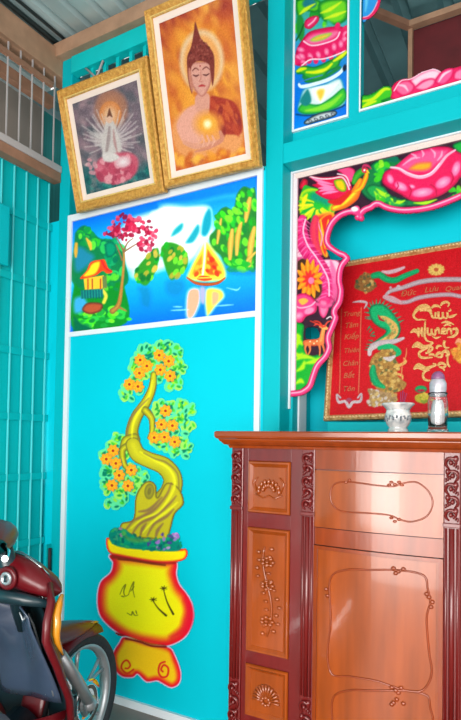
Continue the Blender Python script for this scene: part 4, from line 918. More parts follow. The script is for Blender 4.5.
# left dragon column
P.part('dragon')
def fringe(pts, n, ln, col, side=1):
    Cc = crom(pts, 8, False)
    for k in range(n):
        j = int(k*(len(Cc)-2)/(n-1)); d = Cc[j+1]-Cc[j]; d /= np.linalg.norm(d)+1e-9; nn = np.array([-d[1], d[0]])*side
        P.line([tuple(Cc[j]), tuple(Cc[j]+nn*ln+d*1.2)], [1.8, .5], col, soft=.7, sm=False)
fringe(b5(80, 150, 78, 100, 110, 75, 150, 80, 190, 120, 230, 170), 15, 5.2, (60, 150, 110), -1)
fringe(b5(75, 190, 100, 230, 80, 280, 70, 310), 8, 4, (40, 130, 90), 1)
P.poly(b5(72, 105, 85, 82, 115, 72, 152, 78, 190, 112, 226, 165, 234, 212, 208, 256, 150, 282, 92, 305, 78, 300, 84, 278, 118, 252, 150, 228, 158, 208, 125, 192, 95, 168, 78, 138), GR, soft=1, edge=(20, 110, 70))
P.line(b5(128, 138, 160, 150, 196, 182, 204, 215, 180, 245, 130, 268), [2, 5, 7, 7.5, 6.5, 4], GD, soft=1.2)
glit(b5(140, 145, 190, 170, 210, 210, 180, 250, 150, 255, 185, 215, 170, 180), [(226, 180, 104), (160, 116, 60), (120, 150, 80)], 30, 1.0, 66)
P.line(b5(120, 130, 130, 150, 150, 160), [1, 2.4, 1], (170, 30, 40), soft=.9)
P.line(b5(90, 290, 130, 275, 200, 265, 250, 248), [6, 6.4, 5, 2.5], (206, 186, 190), soft=1, col2=(170, 150, 156))
P.line(b5(75, 330, 80, 305, 110, 290), [4, 5, 4], (205, 186, 188), soft=1)
P.line(b5(125, 300, 175, 292, 210, 305, 225, 325, 180, 345), [4, 6, 6, 5, 3], GR, soft=1)
q = b5(85, 350, 120, 320, 170, 305, 210, 320, 205, 350, 230, 390, 215, 430, 240, 460, 265, 480, 250, 510, 200, 530, 130, 520, 85, 470, 75, 400)
P.poly(q, (168, 122, 58), soft=1.2); glit(q, [(214, 172, 92), (130, 90, 46), (196, 150, 70), (90, 100, 60), (222, 186, 110)], 120, 1.3, 61)
P.line(b5(95, 395, 92, 430, 110, 475, 150, 500), [4, 7.5, 7.5, 3], GR, soft=1, col2=(10, 130, 80))
P.line(b5(150, 350, 180, 355, 205, 340), [2, 5, 2], (205, 190, 190), soft=1)
P.line(b5(205, 395, 235, 385, 260, 370, 250, 350), [3, 3, 3, 1], GD, soft=.9); P.line(b5(210, 430, 240, 440, 245, 460), [2, 3, 1], GD, soft=.9)
P.line(b5(265, 300, 262, 340, 245, 380, 240, 420, 240, 455), [.8, 1.4, 1, 1.4, 1], (222, 130, 80), soft=.7)
q = b5(65, 510, 100, 510, 150, 525, 210, 535, 210, 580, 150, 590, 90, 600, 62, 585, 75, 550)
P.poly(q, (176, 140, 96), soft=1.2); glit(q, [(226, 206, 180), (210, 170, 90), (150, 120, 80), (216, 206, 206)], 50, 1.4, 62)
# column of small words with fine border and silver pendant
P.part('pendant')
P.line(b6(205, 50, 200, 200, 195, 400, 187, 610), 1.0, (214, 120, 84), soft=.7); P.line(b6(66, 400, 66, 500, 62, 610), 1.0, (214, 120, 84), soft=.7)
P.line(b6(66, 400, 68, 300, 72, 200, 76, 60), .9, (190, 90, 64), soft=.7)
P.line(b6(45, 640, 60, 670, 100, 665, 125, 700, 150, 670, 195, 665, 208, 635), [2, 3, 3, 3.4, 3, 3, 2], (206, 186, 190), soft=.8)
P.line(b6(50, 660, 45, 620, 68, 640), 2, SV, soft=.8); P.line(b6(205, 655, 205, 615, 183, 640), 2, SV, soft=.8); P.dot(*b6(125, 655)[0], 3, 2.2, (170, 60, 90), 0, .9)
P.line(b6(150, 15, 200, 10, 240, 20, 225, 55), [1, 2.5, 2.5, 1], SV, soft=.8)
P.part('lotus_emblem')
e = b2; P.dot(*T(370, 360, 5.07)(258, 148)[0], 6, 3.6, (20, 160, 90), 0, .9); P.dot(*T(370, 360, 5.07)(258, 155)[0], 4, 1.4, (180, 30, 60), 0, .9)
q = T(370, 360, 5.07)(228, 185, 250, 172, 285, 168, 310, 185, 300, 212, 270, 220, 235, 210); P.poly(q, (190, 176, 50), soft=1); glit(q, [(226, 206, 80), (120, 150, 50), (230, 190, 90)], 16, 1.1, 63)
# gold creature at the right edge
P.part('gold_bird')
q = b4(370, 130, 400, 105, 430, 95, 420, 40, 450, 25, 500, 60, 520, 140, 500, 220, 450, 240, 400, 190)
P.poly(q, (224, 150, 50), soft=1.4); glit(q, [(240, 180, 70), (200, 120, 40), (232, 130, 50)], 40, 1.4, 64)
P.line(b4(415, 60, 440, 40, 470, 60), [1.5, 4, 2], (236, 150, 110), soft=1)
P.grain(7)
sv = P
P.meshes(m_velvet, ban)
# ---- raised gold lettering
m_ltr = mat('gold_lettering', (232, 182, 110), .5, metal=0, var=.25, scale=160, col2=(176, 120, 48), emit=.05)
def on_banner(x, y, lift=.0015): return at_plane(x, y, bb+bn*(.0012+lift), bn)
def ribbon(mb, pts, w, closed=False):
    Q2 = crom(pts, 6, closed); n = len(Q2); Wd = np.interp(np.linspace(0, 1, n), np.linspace(0, 1, len(w)), w)*1.25
    L_, R2 = [], []
    for k in range(n):
        d = Q2[min(k+1, n-1)]-Q2[max(k-1, 0)]; d /= np.linalg.norm(d)+1e-9; nn = np.array([-d[1], d[0]])*Wd[k]/2
        L_.append(on_banner(*(Q2[k]+nn))); R2.append(on_banner(*(Q2[k]-nn)))
    mid = [on_banner(*Q2[k], lift=.003) for k in range(n)]
    mb.grid([L_, mid, R2])
def dotm(mb, x, y, r): ribbon(mb, [(x-r, y), (x, y-.1), (x+r, y)], [.4, r*1.8, .4])
# Cửu
w1 = MB()
for q, w in ((b3(190, 120, 150, 95, 95, 105, 55, 150, 50, 180, 80, 205, 120, 205, 160, 210), [4.2, 5, 3.4, 2.2, 1.8, 1.6, 1.2, .5]),
             (b3(100, 118, 140, 108, 185, 120, 200, 150, 215, 185, 232, 190), [3.4, 4.6, 3.6, 2, 1.8, 1]),
             (b3(240, 140, 238, 185, 262, 190), [1.8, 1.6, .7]), (b3(265, 135, 268, 190, 298, 188, 302, 140), [2, 1.8, 1.5, 1.8]),
             (b3(302, 140, 310, 185, 340, 190, 342, 140), [1.8, 1.6, 1.4, 1.8]), (b3(342, 150, 352, 180, 390, 175, 425, 155), [1.8, 1.8, 2.2, .5]), (b3(350, 130, 372, 125, 365, 110), [1.2, 1.2, .5]),
             (b3(205, 105, 230, 85, 265, 88, 285, 105), [1.6, 2.4, 1.8, .6]), (b3(285, 85, 300, 62, 335, 52, 358, 68, 345, 95), [1, 2.4, 2, 1.6, .7])): ribbon(w1, q, w)
w1.build('lettering', m_ltr, ban)
w1 = MB()   # Huyền
for q, w in ((b3(20, 320, 55, 300, 90, 315, 130, 320), [.6, 3.4, 3, 1]), (b3(92, 275, 88, 320, 95, 360), [1.8, 2.6, .9]), (b3(120, 270, 118, 315, 125, 355), [1.4, 2.4, .8]),
             (b3(150, 220, 145, 290, 145, 350, 165, 388, 205, 400), [1.2, 1.8, 2, 1.6, .6]), (b3(170, 275, 172, 325, 200, 335, 205, 285), [1.8, 2, 1.6, 1.8]), (b3(205, 285, 208, 325, 235, 335, 238, 290), [1.8, 1.8, 1.6, 1.8]),
             (b3(240, 300, 262, 280, 270, 330), [1.4, 2, 1.4]), (b3(285, 330, 310, 310, 325, 290, 300, 285, 295, 320, 330, 330), [1, 1.8, 2, 1.6, 1.8, 1]),
             (b3(335, 330, 345, 290, 370, 290, 378, 335), [1.6, 1.8, 2, 1.4]), (b3(385, 290, 420, 285, 425, 320, 395, 350, 340, 360), [1.6, 2.4, 2.4, 2.2, .6]),
             (b3(210, 350, 245, 365, 285, 352), [.6, 1.8, .6]), (b3(290, 235, 330, 225, 370, 235, 400, 250), [.6, 2, 1.6, .6]), (b3(310, 262, 345, 245, 375, 262), [.8, 1.8, .8])): ribbon(w1, q, w)
w1.build('lettering', m_ltr, ban)
w1 = MB()   # Thất
for q, w in ((b4(35, 100, 80, 75, 130, 95, 180, 85, 212, 60, 190, 50), [.8, 5, 3.6, 2.2, 2, .8]), (b4(170, 100, 130, 120, 98, 145, 105, 180, 145, 190, 215, 185), [2, 2, 2, 2.2, 2, 1]),
             (b4(150, 150, 190, 135, 215, 105, 190, 95, 170, 150), [1.6, 1.8, 1.6, 1.6, 1.6]), (b4(180, 160, 215, 160, 240, 180), [2, 1.8, 1]), (b4(240, 180, 262, 150, 295, 150, 290, 180, 255, 185), [1.8, 2.4, 2, 2, 1.2]),
             (b4(290, 150, 330, 130, 350, 155, 330, 180), [1.6, 3, 3, 2]), (b4(245, 110, 265, 85, 300, 90), [2, 2, .6]), (b4(320, 40, 312, 70, 325, 100, 360, 100), [2, 2, 1.6, .8]), (b4(345, 180, 345, 240, 365, 270), [1.2, 1.8, 1.4])): ribbon(w1, q, w)
w1.build('lettering', m_ltr, ban)
w1 = MB()   # Tổ
for q, w in ((b4(48, 290, 90, 262, 150, 285, 200, 268, 240, 250, 215, 238), [.8, 5, 3.6, 2.2, 2, .8]), (b4(185, 290, 145, 310, 130, 345, 150, 380, 215, 390), [2, 2, 2, 2, 1]),
             (b4(262, 262, 275, 240, 305, 238, 325, 258, 305, 275, 270, 268), [1.6, 2.4, 2, 2, 2, 1.4]), (b4(285, 268, 320, 300), [1, 1.4])): ribbon(w1, q, w)
w1.build('lettering', m_ltr, ban)
# small words down the left column and on the ribbon
def word(txt, x, y, h, parent, m, slant=.2):
    """txt centred at pixel (x, y) of the banner, h = height in pixels"""
    cu = bpy.data.curves.new('word', 'FONT'); cu.body = txt; cu.size = 1; cu.align_x = 'CENTER'; cu.align_y = 'CENTER'; cu.shear = slant; cu.offset = .012; cu.resolution_u = 2
    o = bpy.data.objects.new('word', cu); C.objects.link(o)
    bpy.context.view_layer.update()
    me = bpy.data.meshes.new_from_object(o.evaluated_get(bpy.context.evaluated_depsgraph_get()))
    bpy.data.objects.remove(o)
    c0 = on_banner(x, y, .002); c1 = on_banner(x, y-h, .002); s_ = np.linalg.norm(c1-c0)
    Mx = Matrix(((bR[0]*s_, bU[0]*s_, bn[0], c0[0]), (bR[1]*s_, bU[1]*s_, bn[1], c0[1]), (bR[2]*s_, bU[2]*s_, bn[2], c0[2]), (0, 0, 0, 1)))
    me.transform(Mx); me.materials.clear(); me.materials.append(m)
    o = bpy.data.objects.new('lettering', me); C.objects.link(o); attach(o, parent); return o
m_l2 = mat('dull_gold_lettering', (188, 92, 52), .5, var=.2, scale=100)
for t, x, y in (('Trung', 140, 90), ('Tâm', 140, 165), ('Kiếp', 140, 240), ('Thiên', 140, 330), ('Chân', 132, 415), ('Bất', 122, 495), ('Tôn', 122, 582)):
    a, b_ = b6(x, y)[0]; word(t, a, b_, 7.2 if len(t) < 5 else 6.6, ban, m_l2)
for t, x, y in (('Đức', 160, 104), ('Lưu', 292, 82), ('Quang', 430, 74)):
    a, b_ = b7(x, y)[0]; word(t, a, b_, 7.6 if t != 'Quang' else 7.0, ban, m_l2)
# ================================================================== ALTAR CABINET
m_or = mat('orange_varnished_wood', (146, 58, 14), .22, var=.22, scale=9, coat=.4, stretch=(2.5, 1, .4), bump=.03)
m_or2 = mat('amber_varnished_wood', (156, 70, 18), .2, var=.24, scale=7, coat=.5, stretch=(3, 1, .35))
m_red = mat('dark_red_lacquer_wood', (112, 22, 20), .26, var=.18, scale=8, coat=.35, stretch=(3, 1, .4))
m_top = mat('polished_top_wood', (152, 62, 16), .2, var=.2, scale=9, coat=.35, stretch=(.4, 1, 2))
CXm, CX0, CX1, CY, CB = -.4585, -.956, .039, 1.68, 2.06
cab = thing('altar_cabinet', (CXm, 1.87, 0), 'tall orange and dark red varnished altar cabinet with carved posts and panels', 'cabinet')
ZT = 1.285
def ringprof(mb, prof, y1=CB):
    rows = [[(CX0-o, y1, z), (CX0-o, CY-o, z), (CX1+o, CY-o, z), (CX1+o, y1, z)] for o, z in prof]
    vs = [p for r in rows for p in r]; fs = [(i*4+j, i*4+j+1, i*4+5+j, i*4+4+j) for i in range(len(rows)-1) for j in range(3)]
    fs += [tuple((i*4+3) for i in range(len(rows)))+tuple((i*4) for i in range(len(rows)-1, -1, -1))]
    mb.add(vs, fs)
m = MB(); ringprof(m, [(.0, 1.250), (.030, 1.250), (.034, 1.256), (.034, 1.258), (.042, 1.262), (.045, 1.268), (.045, 1.281), (.041, 1.285)])
m.box(CX0-.041, CX1+.041, CY-.041, CB, 1.283, 1.285); m.build('top', m_top, cab)
m = MB(); ringprof(m, [(.0, 1.228), (.006, 1.228), (.009, 1.236), (.012, 1.238), (.020, 1.240), (.026, 1.247), (.028, 1.2505)]); m.build('cornice', m_or, cab)
m = MB(); m.box(CX0+.012, CX1-.012, CY+.02, CB, .08, 1.235); m.build('carcass', m_red, cab)
m = MB(); ringprof(m, [(0, .02), (.02, .02), (.02, .07), (.008, .09), (0, .10)]); m.build('plinth', m_red, cab)
def Zp(x, y): return float(atY(x, y, CY)[2])
# posts: carved block above, fluted column below, carved foot
def post(x0, x1, flip):
    m = MB(); m.box(x0, x1, CY, CY+.04, .10, 1.230)
    o = m.build('post', m_red, cab, bevel=.003)
    xc = (x0+x1)/2; w = (x1-x0)/2
    m = MB(); m.tube([(xc, CY-.001, .45), (xc, CY-.001, 1.015)], w*.34, 12); m.tube([(xc-w*.68, CY, .45), (xc-w*.68, CY, 1.015)], w*.16, 8); m.tube([(xc+w*.68, CY, .45), (xc+w*.68, CY, 1.015)], w*.16, 8)
    m.build('column', m_red, o)
    def carve(za, zb, n):
        m = MB()
        for k in range(n):
            z = za+(zb-za)*(k+.5)/n; s_ = 1 if k % 2 else -1
            pts = [(xc+s_*w*.75*math.cos(t)*(1-.10*t), CY-.005-.004*math.sin(t), z+(zb-za)/n*.44*math.sin(t)*(1-.10*t)) for t in np.linspace(-1.2, 4.2, 12)]
            m.tube(pts, [.002, .004, .0045, .005, .005, .0045, .004, .004, .0035, .003, .003, .002], 6)
            m.ell((xc-s_*w*.45, CY-.004, z+(zb-za)/n*.3), w*.34, .008, .010, 8, 5); m.ell((xc+s_*w*.1, CY-.006, z), w*.26, .009, .008, 8, 5)
            for j in range(3): m.ell((xc-s_*w*(.2+.25*j), CY-.003, z-(zb-za)/n*(.15+.1*j)), .003, .006, .007, 6, 4)
        m.build('carving', m_red, o)
    carve(1.035, 1.218, 5); carve(.12, .44, 7)
    MB().box(x0-.001, x1+.001, CY-.007, CY+.02, 1.018, 1.030).build('band', m_red, o, bevel=.002)
    return o
for x0, x1 in ((-.956, -.911), (-.697, -.652), (-.265, -.220), (-.006, .039)): post(x0, x1, 0)
# wings
def wing(x0, x1):
    """x0..x1: the rails and panels between two posts"""
    w0, w1 = (x0+.018, x1-.040) if x0 < CXm else (x0+.040, x1-.018)
    st = MB(); st.box(x0, w0, CY+.006, CY+.03, .10, 1.23); st.box(w1, x1, CY+.006, CY+.03, .10, 1.23)
    zr = [(1.23, Zp(270, 461.5)), (Zp(270, 514), Zp(270, 529)), (Zp(270, 656), Zp(270, 669)), (Zp(270, 722), .10)]
    for a, b in zr: st.box(w0-.002, w1+.002, CY+.006, CY+.03, b, a)
    st.build('face_frame', m_red, cab, bevel=.0015)
    for q, (za, zb) in enumerate(((zr[0][1], zr[1][0]), (zr[1][1], zr[2][0]), (zr[2][1], zr[3][0]))):
        m = MB(); b = .014; rings = []
        for ins, dy in ((0, .004), (.003, -.001), (.008, -.001), (.018, .009), (.020, .006), (.022, .006)):
            rings.append([(w0+ins, CY+dy, zb+ins), (w1-ins, CY+dy, zb+ins), (w1-ins, CY+dy, za-ins), (w0+ins, CY+dy, za-ins)])
        vs = [p for r in rings for p in r]; fs = [(k*4+j, k*4+(j+1) % 4, k*4+4+(j+1) % 4, k*4+4+j) for k in range(5) for j in range(4)]+[(20, 21, 22, 23)]
        m.add(vs, fs); pn = m.build('panel', m_or2, cab)
        xc, zc, hw, hh = (w0+w1)/2, (za+zb)/2, (w1-w0)/2, (za-zb)/2; c = MB(); y = CY+.004
        if q == 0:
            for k in range(9):
                a = math.pi*k/8; c.ell((xc+.026*math.cos(a), y, zc-.012+.028*math.sin(a)), .0045, .004, .0085, 8, 5)
            for k in range(7): a = math.pi*(k+.5)/7; c.ell((xc+.014*math.cos(a), y-.002, zc-.01+.016*math.sin(a)), .004, .004, .007, 8, 5)
            c.tube([(xc-.034, y, zc-.02), (xc-.015, y, zc-.03), (xc, y, zc-.022), (xc+.015, y, zc-.03), (xc+.034, y, zc-.02)], .0022, 6)
            for s_ in (-1, 1): c.tube([(xc+s_*.03, y, zc-.015), (xc+s_*.038, y, zc+.012), (xc+s_*.028, y, zc+.028)], .002, 6)
        elif q == 1:
            c.tube([(xc+.012*math.sin(t*5.5), y, zb+.06+(za-zb-.12)*t) for t in np.linspace(0, 1, 16)], .0024, 6)
            rs = np.random.RandomState(5)
            for k in range(22):
                t = (k+.5)/22; s_ = 1 if k % 2 else -1; x = xc+.012*math.sin(t*5.5)+s_*(.010+.010*rs.rand()); z = zb+.06+(za-zb-.12)*t
                c.ell((x, y, z), .0065, .004, .0045+.003*rs.rand(), 8, 5)
            for cz in (zb+.11, zc+.02, za-.11):
                for k in range(7): a = 2*math.pi*k/7; c.ell((xc+.013*math.cos(a), y-.001, cz+.013*math.sin(a)), .006, .004, .006, 8, 5)
                c.ell((xc, y-.003, cz), .005, .004, .005, 8, 5)
        else:
            for k in range(13):
                a = math.pi*(k)/12; c.tube([(xc+.008*math.cos(a), y, zc-.02+.008*math.sin(a)), (xc+.034*math.cos(a), y-.001, zc-.02+.045*math.sin(a))], [.0025, .0035], 6)
            for k in range(8): a = 2*math.pi*k/8; c.ell((xc+.010*math.cos(a), y-.002, zc-.02+.010*math.sin(a)), .005, .004, .005, 8, 5)
        c.v = [(xc+(v[0]-xc)*1.45, CY+.006+(v[1]-CY-.006)*1.5, zc+(v[2]-zc)*(1.0 if q == 1 else 1.2)) for v in c.v]
        c.build('carving', m_or2, pn)
wing(-.911, -.697); wing(-.220, -.006)
# centre bay, gently bowed
x0, x1 = -.652, -.265; xc = (x0+x1)/2; hw = (x1-x0)/2
def bowy(x): return CY+.006-.012*(1-((x-xc)/hw)**2)
def bowed(mb, z0, z1, inset=0, dy=0, n=24, thick=.02, xa=None, xb=None):
    xs = np.linspace((xa if xa is not None else x0)+inset, (xb if xb is not None else x1)-inset, n)
    rows = [[(x, bowy(x)+dy+thick, z0) for x in xs], [(x, bowy(x)+dy, z0) for x in xs], [(x, bowy(x)+dy, z1) for x in xs], [(x, bowy(x)+dy+thick, z1) for x in xs]]
    mb.grid(rows, smooth=False); k = len(mb.v)-4*n
    mb.f += [(k, k+n, k+2*n, k+3*n), (k+n-1, k+4*n-1, k+3*n-1, k+2*n-1)]; mb.sm += [False, False]
zA, zD0, zD1, zR = 1.232, Zp(315, 470), Zp(315, 526.6), Zp(315, 545)
m = MB(); bowed(m, zD0+.003, zA); m.build('apron', m_or, cab)
m = MB(); bowed(m, zR+.002, zD1-.003); m.build('rail', m_or, cab)
def carved_line(mb, pts, y_off=-.0, r=.0028, T_=None, closed=True):
    q = crom([T_(a, b)[0] for a, b in pts], 5, closed); W_ = [atY(x, y, CY-.01) for x, y in q]
    W_ = [(p[0], bowy(p[0])+y_off, p[2]) for p in W_]
    if closed: W_.append(W_[0])
    mb.tube(W_, r, 6, cap=False)
# drawer
m = MB(); bowed(m, zD1, zD0, dy=-.004); bowed(m, zD1+.006, zD0-.006, inset=.006, dy=-.007, thick=.005); dr = m.build('drawer', m_or2, cab)
K = T(300, 420, 2.863); c = MB()
DL = [(86, 215), (98, 184), (140, 177), (220, 187), (268, 190), (292, 182), (332, 178), (366, 203), (379, 240), (362, 276), (322, 291), (290, 286), (255, 272), (190, 266), (125, 262), (95, 245)]
carved_line(c, DL, -.0075, .0024, K)
for kx, ky in ((262, 178), (272, 184), (284, 178), (292, 186), (256, 186), (262, 280), (272, 290), (284, 284), (132, 178), (142, 172)):
    p = atY(*K(kx, ky)[0], CY-.01); c.ell((p[0], bowy(p[0])-.009, p[2]), .006, .003, .0045, 8, 5)
c.build('carving', m_or, dr)
m = MB(); x_, z_ = xc, (zD0+zD1)/2
# door
zb = .125
m = MB(); bowed(m, zb, zR, dy=-.002); do = m.build('door', m_or2, cab)
m = MB(); bowed(m, zb+.01, zR-.012, inset=.018, dy=-.005, thick=.004); m.build('door_panel', m_or2, do)
m = MB(); bowed(m, zb, zR, dy=-.008, thick=.006, xa=x0, xb=x0+.012, n=3); bowed(m, zb, zR, dy=-.008, thick=.006, xa=x1-.012, xb=x1, n=3)
bowed(m, zR-.010, zR, dy=-.008, thick=.006); m.build('door_edge', m_or, do)
K2 = T(310, 560, 3.053); c = MB()
DO = [(60, 60), (110, 30), (180, 30), (250, 30), (310, 36), (350, 52), (358, 90), (366, 130), (355, 180), (362, 280), (370, 350), (345, 398), (300, 400), (250, 385), (200, 368), (120, 355), (66, 350), (52, 290), (62, 180)]
carved_line(c, DO, -.006, .003, K2)
LO = [(a+8, 390+8+(b-30)*.95) for a, b in DO]
carved_line(c, LO, -.006, .003, K2)
for kx, ky in ((255, 25), (270, 35), (285, 28), (262, 40), (362, 115), (372, 130), (368, 145), (355, 105), (250, 388), (262, 398), (278, 390), (270, 405), (265, 425), (255, 435), (285, 438), (48, 90), (52, 110), (250, 440)):
    p = atY(*K2(kx, ky)[0], CY-.01); c.ell((p[0], bowy(p[0])-.008, p[2]), .007, .004, .006, 8, 5)
c.build('carving', m_or, do)

# ================================================================== ALTAR WARE
m_cer = mat('white_ceramic', (236, 232, 228), .25, var=.10, scale=40, coat=.6, col2=(150, 156, 160))
m_ash = mat('incense_ash', (120, 108, 104), .9, var=.3, scale=60)
bc = (-.421, 1.80)
bo = thing('incense_bowl', (*bc, ZT), 'white ceramic incense bowl with flared rim standing on the cabinet', 'bowl')
MB().lathe([(.0, 0), (.030, 0), (.032, .004), (.031, .010), (.027, .016), (.034, .026), (.040, .040), (.041, .055), (.037, .068), (.036, .074), (.044, .084), (.0505, .090), (.0505, .094), (.042, .090), (.034, .078), (.034, .07), (.0, .07)], (*bc, ZT), 36).build('bowl', m_cer, bo)
MB().lathe([(0, .080), (.025, .079), (.037, .078), (.036, .072), (0, .072)], (*bc, ZT), 24).build('ash', m_ash, bo)
for k in range(7):
    a = k*.9; x, y = bc[0]+.004*math.cos(a)+.010, bc[1]+.004*math.sin(a)
    MB().tube([(x, y, ZT+.07), (x+.006*math.cos(a)+.002*k, y+.006*math.sin(a), ZT+.125+.004*(k % 3))], .0013, 6).build('incense_stub', mat('incense_red', (150, 40, 90), .7) if k == 0 else bpy.data.materials['incense_red'], bo)
# blue ink marks round the belly of the bowl
mk = MB()
for k in range(9):
    a = -2.6+k*.28
    mk.tube([(bc[0]+.0412*math.cos(a+t*.12), bc[1]+.0412*math.sin(a+t*.12), ZT+.036+.018*abs(math.sin(k*1.7+t*2))) for t in np.linspace(0, 1, 5)], .0022, 5)
mk.build('glaze_pattern', mat('grey_glaze', (110, 116, 124), .3), bo)
m_gls = bpy.data.materials.new('clear_glass'); m_gls.use_nodes = True
g_ = m_gls.node_tree.nodes['Principled BSDF']; g_.inputs['Transmission Weight'].default_value = 1; g_.inputs['Roughness'].default_value = .03; g_.inputs['IOR'].default_value = 1.45
g_.inputs['Base Color'].default_value = (.97, .98, .98, 1)
gc = (-.298, 1.78)
gt = thing('glass_oil_lamp', (*gc, ZT), 'clear glass oil lamp with pale body and purple cap on the cabinet', 'lamp')
MB().lathe([(.0, .0), (.030, 0), (.032, .003), (.031, .008), (.027, .014), (.0285, .030), (.030, .060), (.030, .095), (.026, .112), (.0285, .118), (.0285, .122), (.024, .122), (.024, .112), (.0265, .095), (.0265, .06), (.024, .02), (0, .018)], (*gc, ZT), 36).build('glass_body', m_gls, gt)
MB().lathe([(0, .021), (.018, .021), (.020, .028), (.021, .05), (.018, .085), (.013, .10), (0, .10)], (*gc, ZT), 24).build('candle', mat('pale_wax', (226, 222, 226), .4, var=.1, scale=50), gt)
MB().lathe([(0, .112), (.023, .112), (.0235, .122), (.025, .135), (.025, .15), (.020, .162), (.012, .168), (0, .169)], (*gc, ZT), 24).build('collar', mat('grey_silver_band', (196, 190, 200), .35, metal=.3, var=.2, scale=60), gt)
MB().lathe([(0, .160), (.018, .158), (.020, .166), (.018, .176), (.012, .184), (.006, .187), (0, .187)], (*gc, ZT), 24).build('cap', mat('purple_cap', (140, 84, 126), .35, var=.25, scale=50), gt)
# ================================================================== MOTORBIKE (seen from its right rear, nose to the wall)
m_mar = mat('maroon_bike_paint', (104, 12, 22), .36, var=.12, scale=5, coat=.15, metal=.0, spec=.4)
m_blk = mat('black_rubber', (34, 38, 44), .7, var=.15, scale=30, bump=.1)
m_plas = mat('dark_grey_plastic', (72, 88, 112), .24, var=.16, scale=8, coat=.3)
m_plas2 = mat('charcoal_plastic', (26, 52, 60), .36, var=.12, scale=10, coat=.2)
m_alu = mat('silver_alloy', (196, 202, 206), .34, metal=.55, var=.1, scale=20)
m_chr = mat('chrome', (225, 230, 232), .10, metal=1, var=.03)
m_org = mat('orange_stripe_paint', (228, 150, 30), .25, var=.1, coat=.8)
m_rub = mat('tyre_rubber', (44, 48, 54), .75, var=.15, scale=40, bump=.2)
m_seat = mat('seat_vinyl', (30, 30, 34), .5, var=.1, bump=.1)
BX, BY, BA = -1.580, 1.600, math.radians(10)
bike = thing('motorbike', (BX, BY, 0), 'maroon underbone motorbike parked nose to the wall, front wheel and leg shield showing', 'motorbike', rot=(0, 0, BA))
BM = Matrix.Translation((BX, BY, 0)) @ Matrix.Rotation(BA, 4, 'Z')
def bb_(mb, name, m, parent=None, **k): mb.xf(BM); return mb.build(name, m, parent or bike, **k)
WR = .25
def wheel(y, name='front_wheel'):
    w = MB(); n = 48
    pr = [(WR-.046, -.018), (WR-.030, -.030), (WR-.012, -.034), (WR-.003, -.022), (WR, 0), (WR-.003, .022), (WR-.012, .034), (WR-.030, .030), (WR-.046, .018)]
    rows = [[(x, y+r*math.cos(a), WR+r*math.sin(a)) for r, x in pr] for a in [2*math.pi*k/n for k in range(n)]]
    rows.append(rows[0]); w.grid(rows); t = bb_(w, name, m_rub)
    w = MB(); pr = [(WR-.044, -.024), (WR-.052, -.024), (WR-.060, -.014), (WR-.066, 0), (WR-.060, .014), (WR-.052, .024), (WR-.044, .024)]
    rows = [[(x, y+r*math.cos(a), WR+r*math.sin(a)) for r, x in pr] for a in [2*math.pi*k/n for k in range(n)]]; rows.append(rows[0]); w.grid(rows)
    bb_(w, 'rim', m_alu, t)
    for k in range(5):
        a = 2*math.pi*k/5+.45; w = MB()
        for s_ in (-.16, .16):
            p = [(0, y+r*math.cos(a+s_*(r/.2)), WR+r*math.sin(a+s_*(r/.2))) for r in (.03, .09, .14, .192)]
            w.tube(p, [.013, .009, .008, .010], 8, flat=.8)
        bb_(w, 'spoke', m_alu, t)
    w = MB(); w.lathe([(0, -.045), (.02, -.045), (.034, -.03), (.036, .03), (.02, .045), (0, .045)], (0, y, WR), 24, 'x'); bb_(w, 'hub', m_alu, t)
    w = MB(); w.lathe([(.05, .048), (.085, .048), (.085, .052), (.05, .052), (.05, .048)], (0, y, WR), 32, 'x'); bb_(w, 'brake_disc', m_chr, t)
    return t
wheel(0); wheel(-1.22, 'rear_wheel')
# fork legs
for sx in (-1, 1):
    w = MB(); w.tube([(sx*.062, .0, WR), (sx*.062, -.09, WR+.12), (sx*.060, -.19, WR+.25)], [.020, .023, .021], 14); w.ell((sx*.062, 0, WR), .024, .03, .03)
    bb_(w, 'fork_leg', m_alu)
    w = MB(); w.tube([(sx*.060, -.185, WR+.245), (sx*.058, -.30, WR+.50)], .014, 12); bb_(w, 'fork_tube', m_chr)
w = MB(); w.box(.04, .056, -.13, -.07, WR-.02, WR+.06); bb_(w, 'brake_caliper', m_plas2, bevel=.01)
# front mudguard
w = MB(); rows = []
for k in range(22):
    a = math.radians(78+k*4.6); r = WR+.022+.012*math.sin((k/21)*math.pi)
    hwid = .046
    rows.append([(hwid*math.sin(t), r*math.cos(a)+.0+(.05 if k < 1 else 0), WR+r*math.sin(a)-.035*(1-math.cos(t))) for t in np.linspace(-1.5, 1.5, 9)])
w.grid(rows); mg = bb_(w, 'front_mudguard', m_mar, solid=.004)
# mudguard beak pointing forward above the tyre
w = MB(); rows = []
for t, hwd, hh in ((0, .075, .09), (.35, .07, .08), (.7, .045, .05), (1, .006, .008)):
    yy = -.20+.33*t; zc = WR+.305-.045*t
    rows.append([(hwd*math.cos(a), yy, zc+hh/2*math.sin(a)) for a in np.linspace(0, 2*math.pi, 13)[:-1]])
w.grid(rows, close=True); bk = bb_(w, 'mudguard_beak', m_mar, sub=1)
w = MB(); w.tube([(.020, .02, WR+.285), (.018, .075, WR+.272), (.012, .12, WR+.262)], [.004, .012, .005], 8, flat=.5); bb_(w, 'beak_flash', m_org, bk)
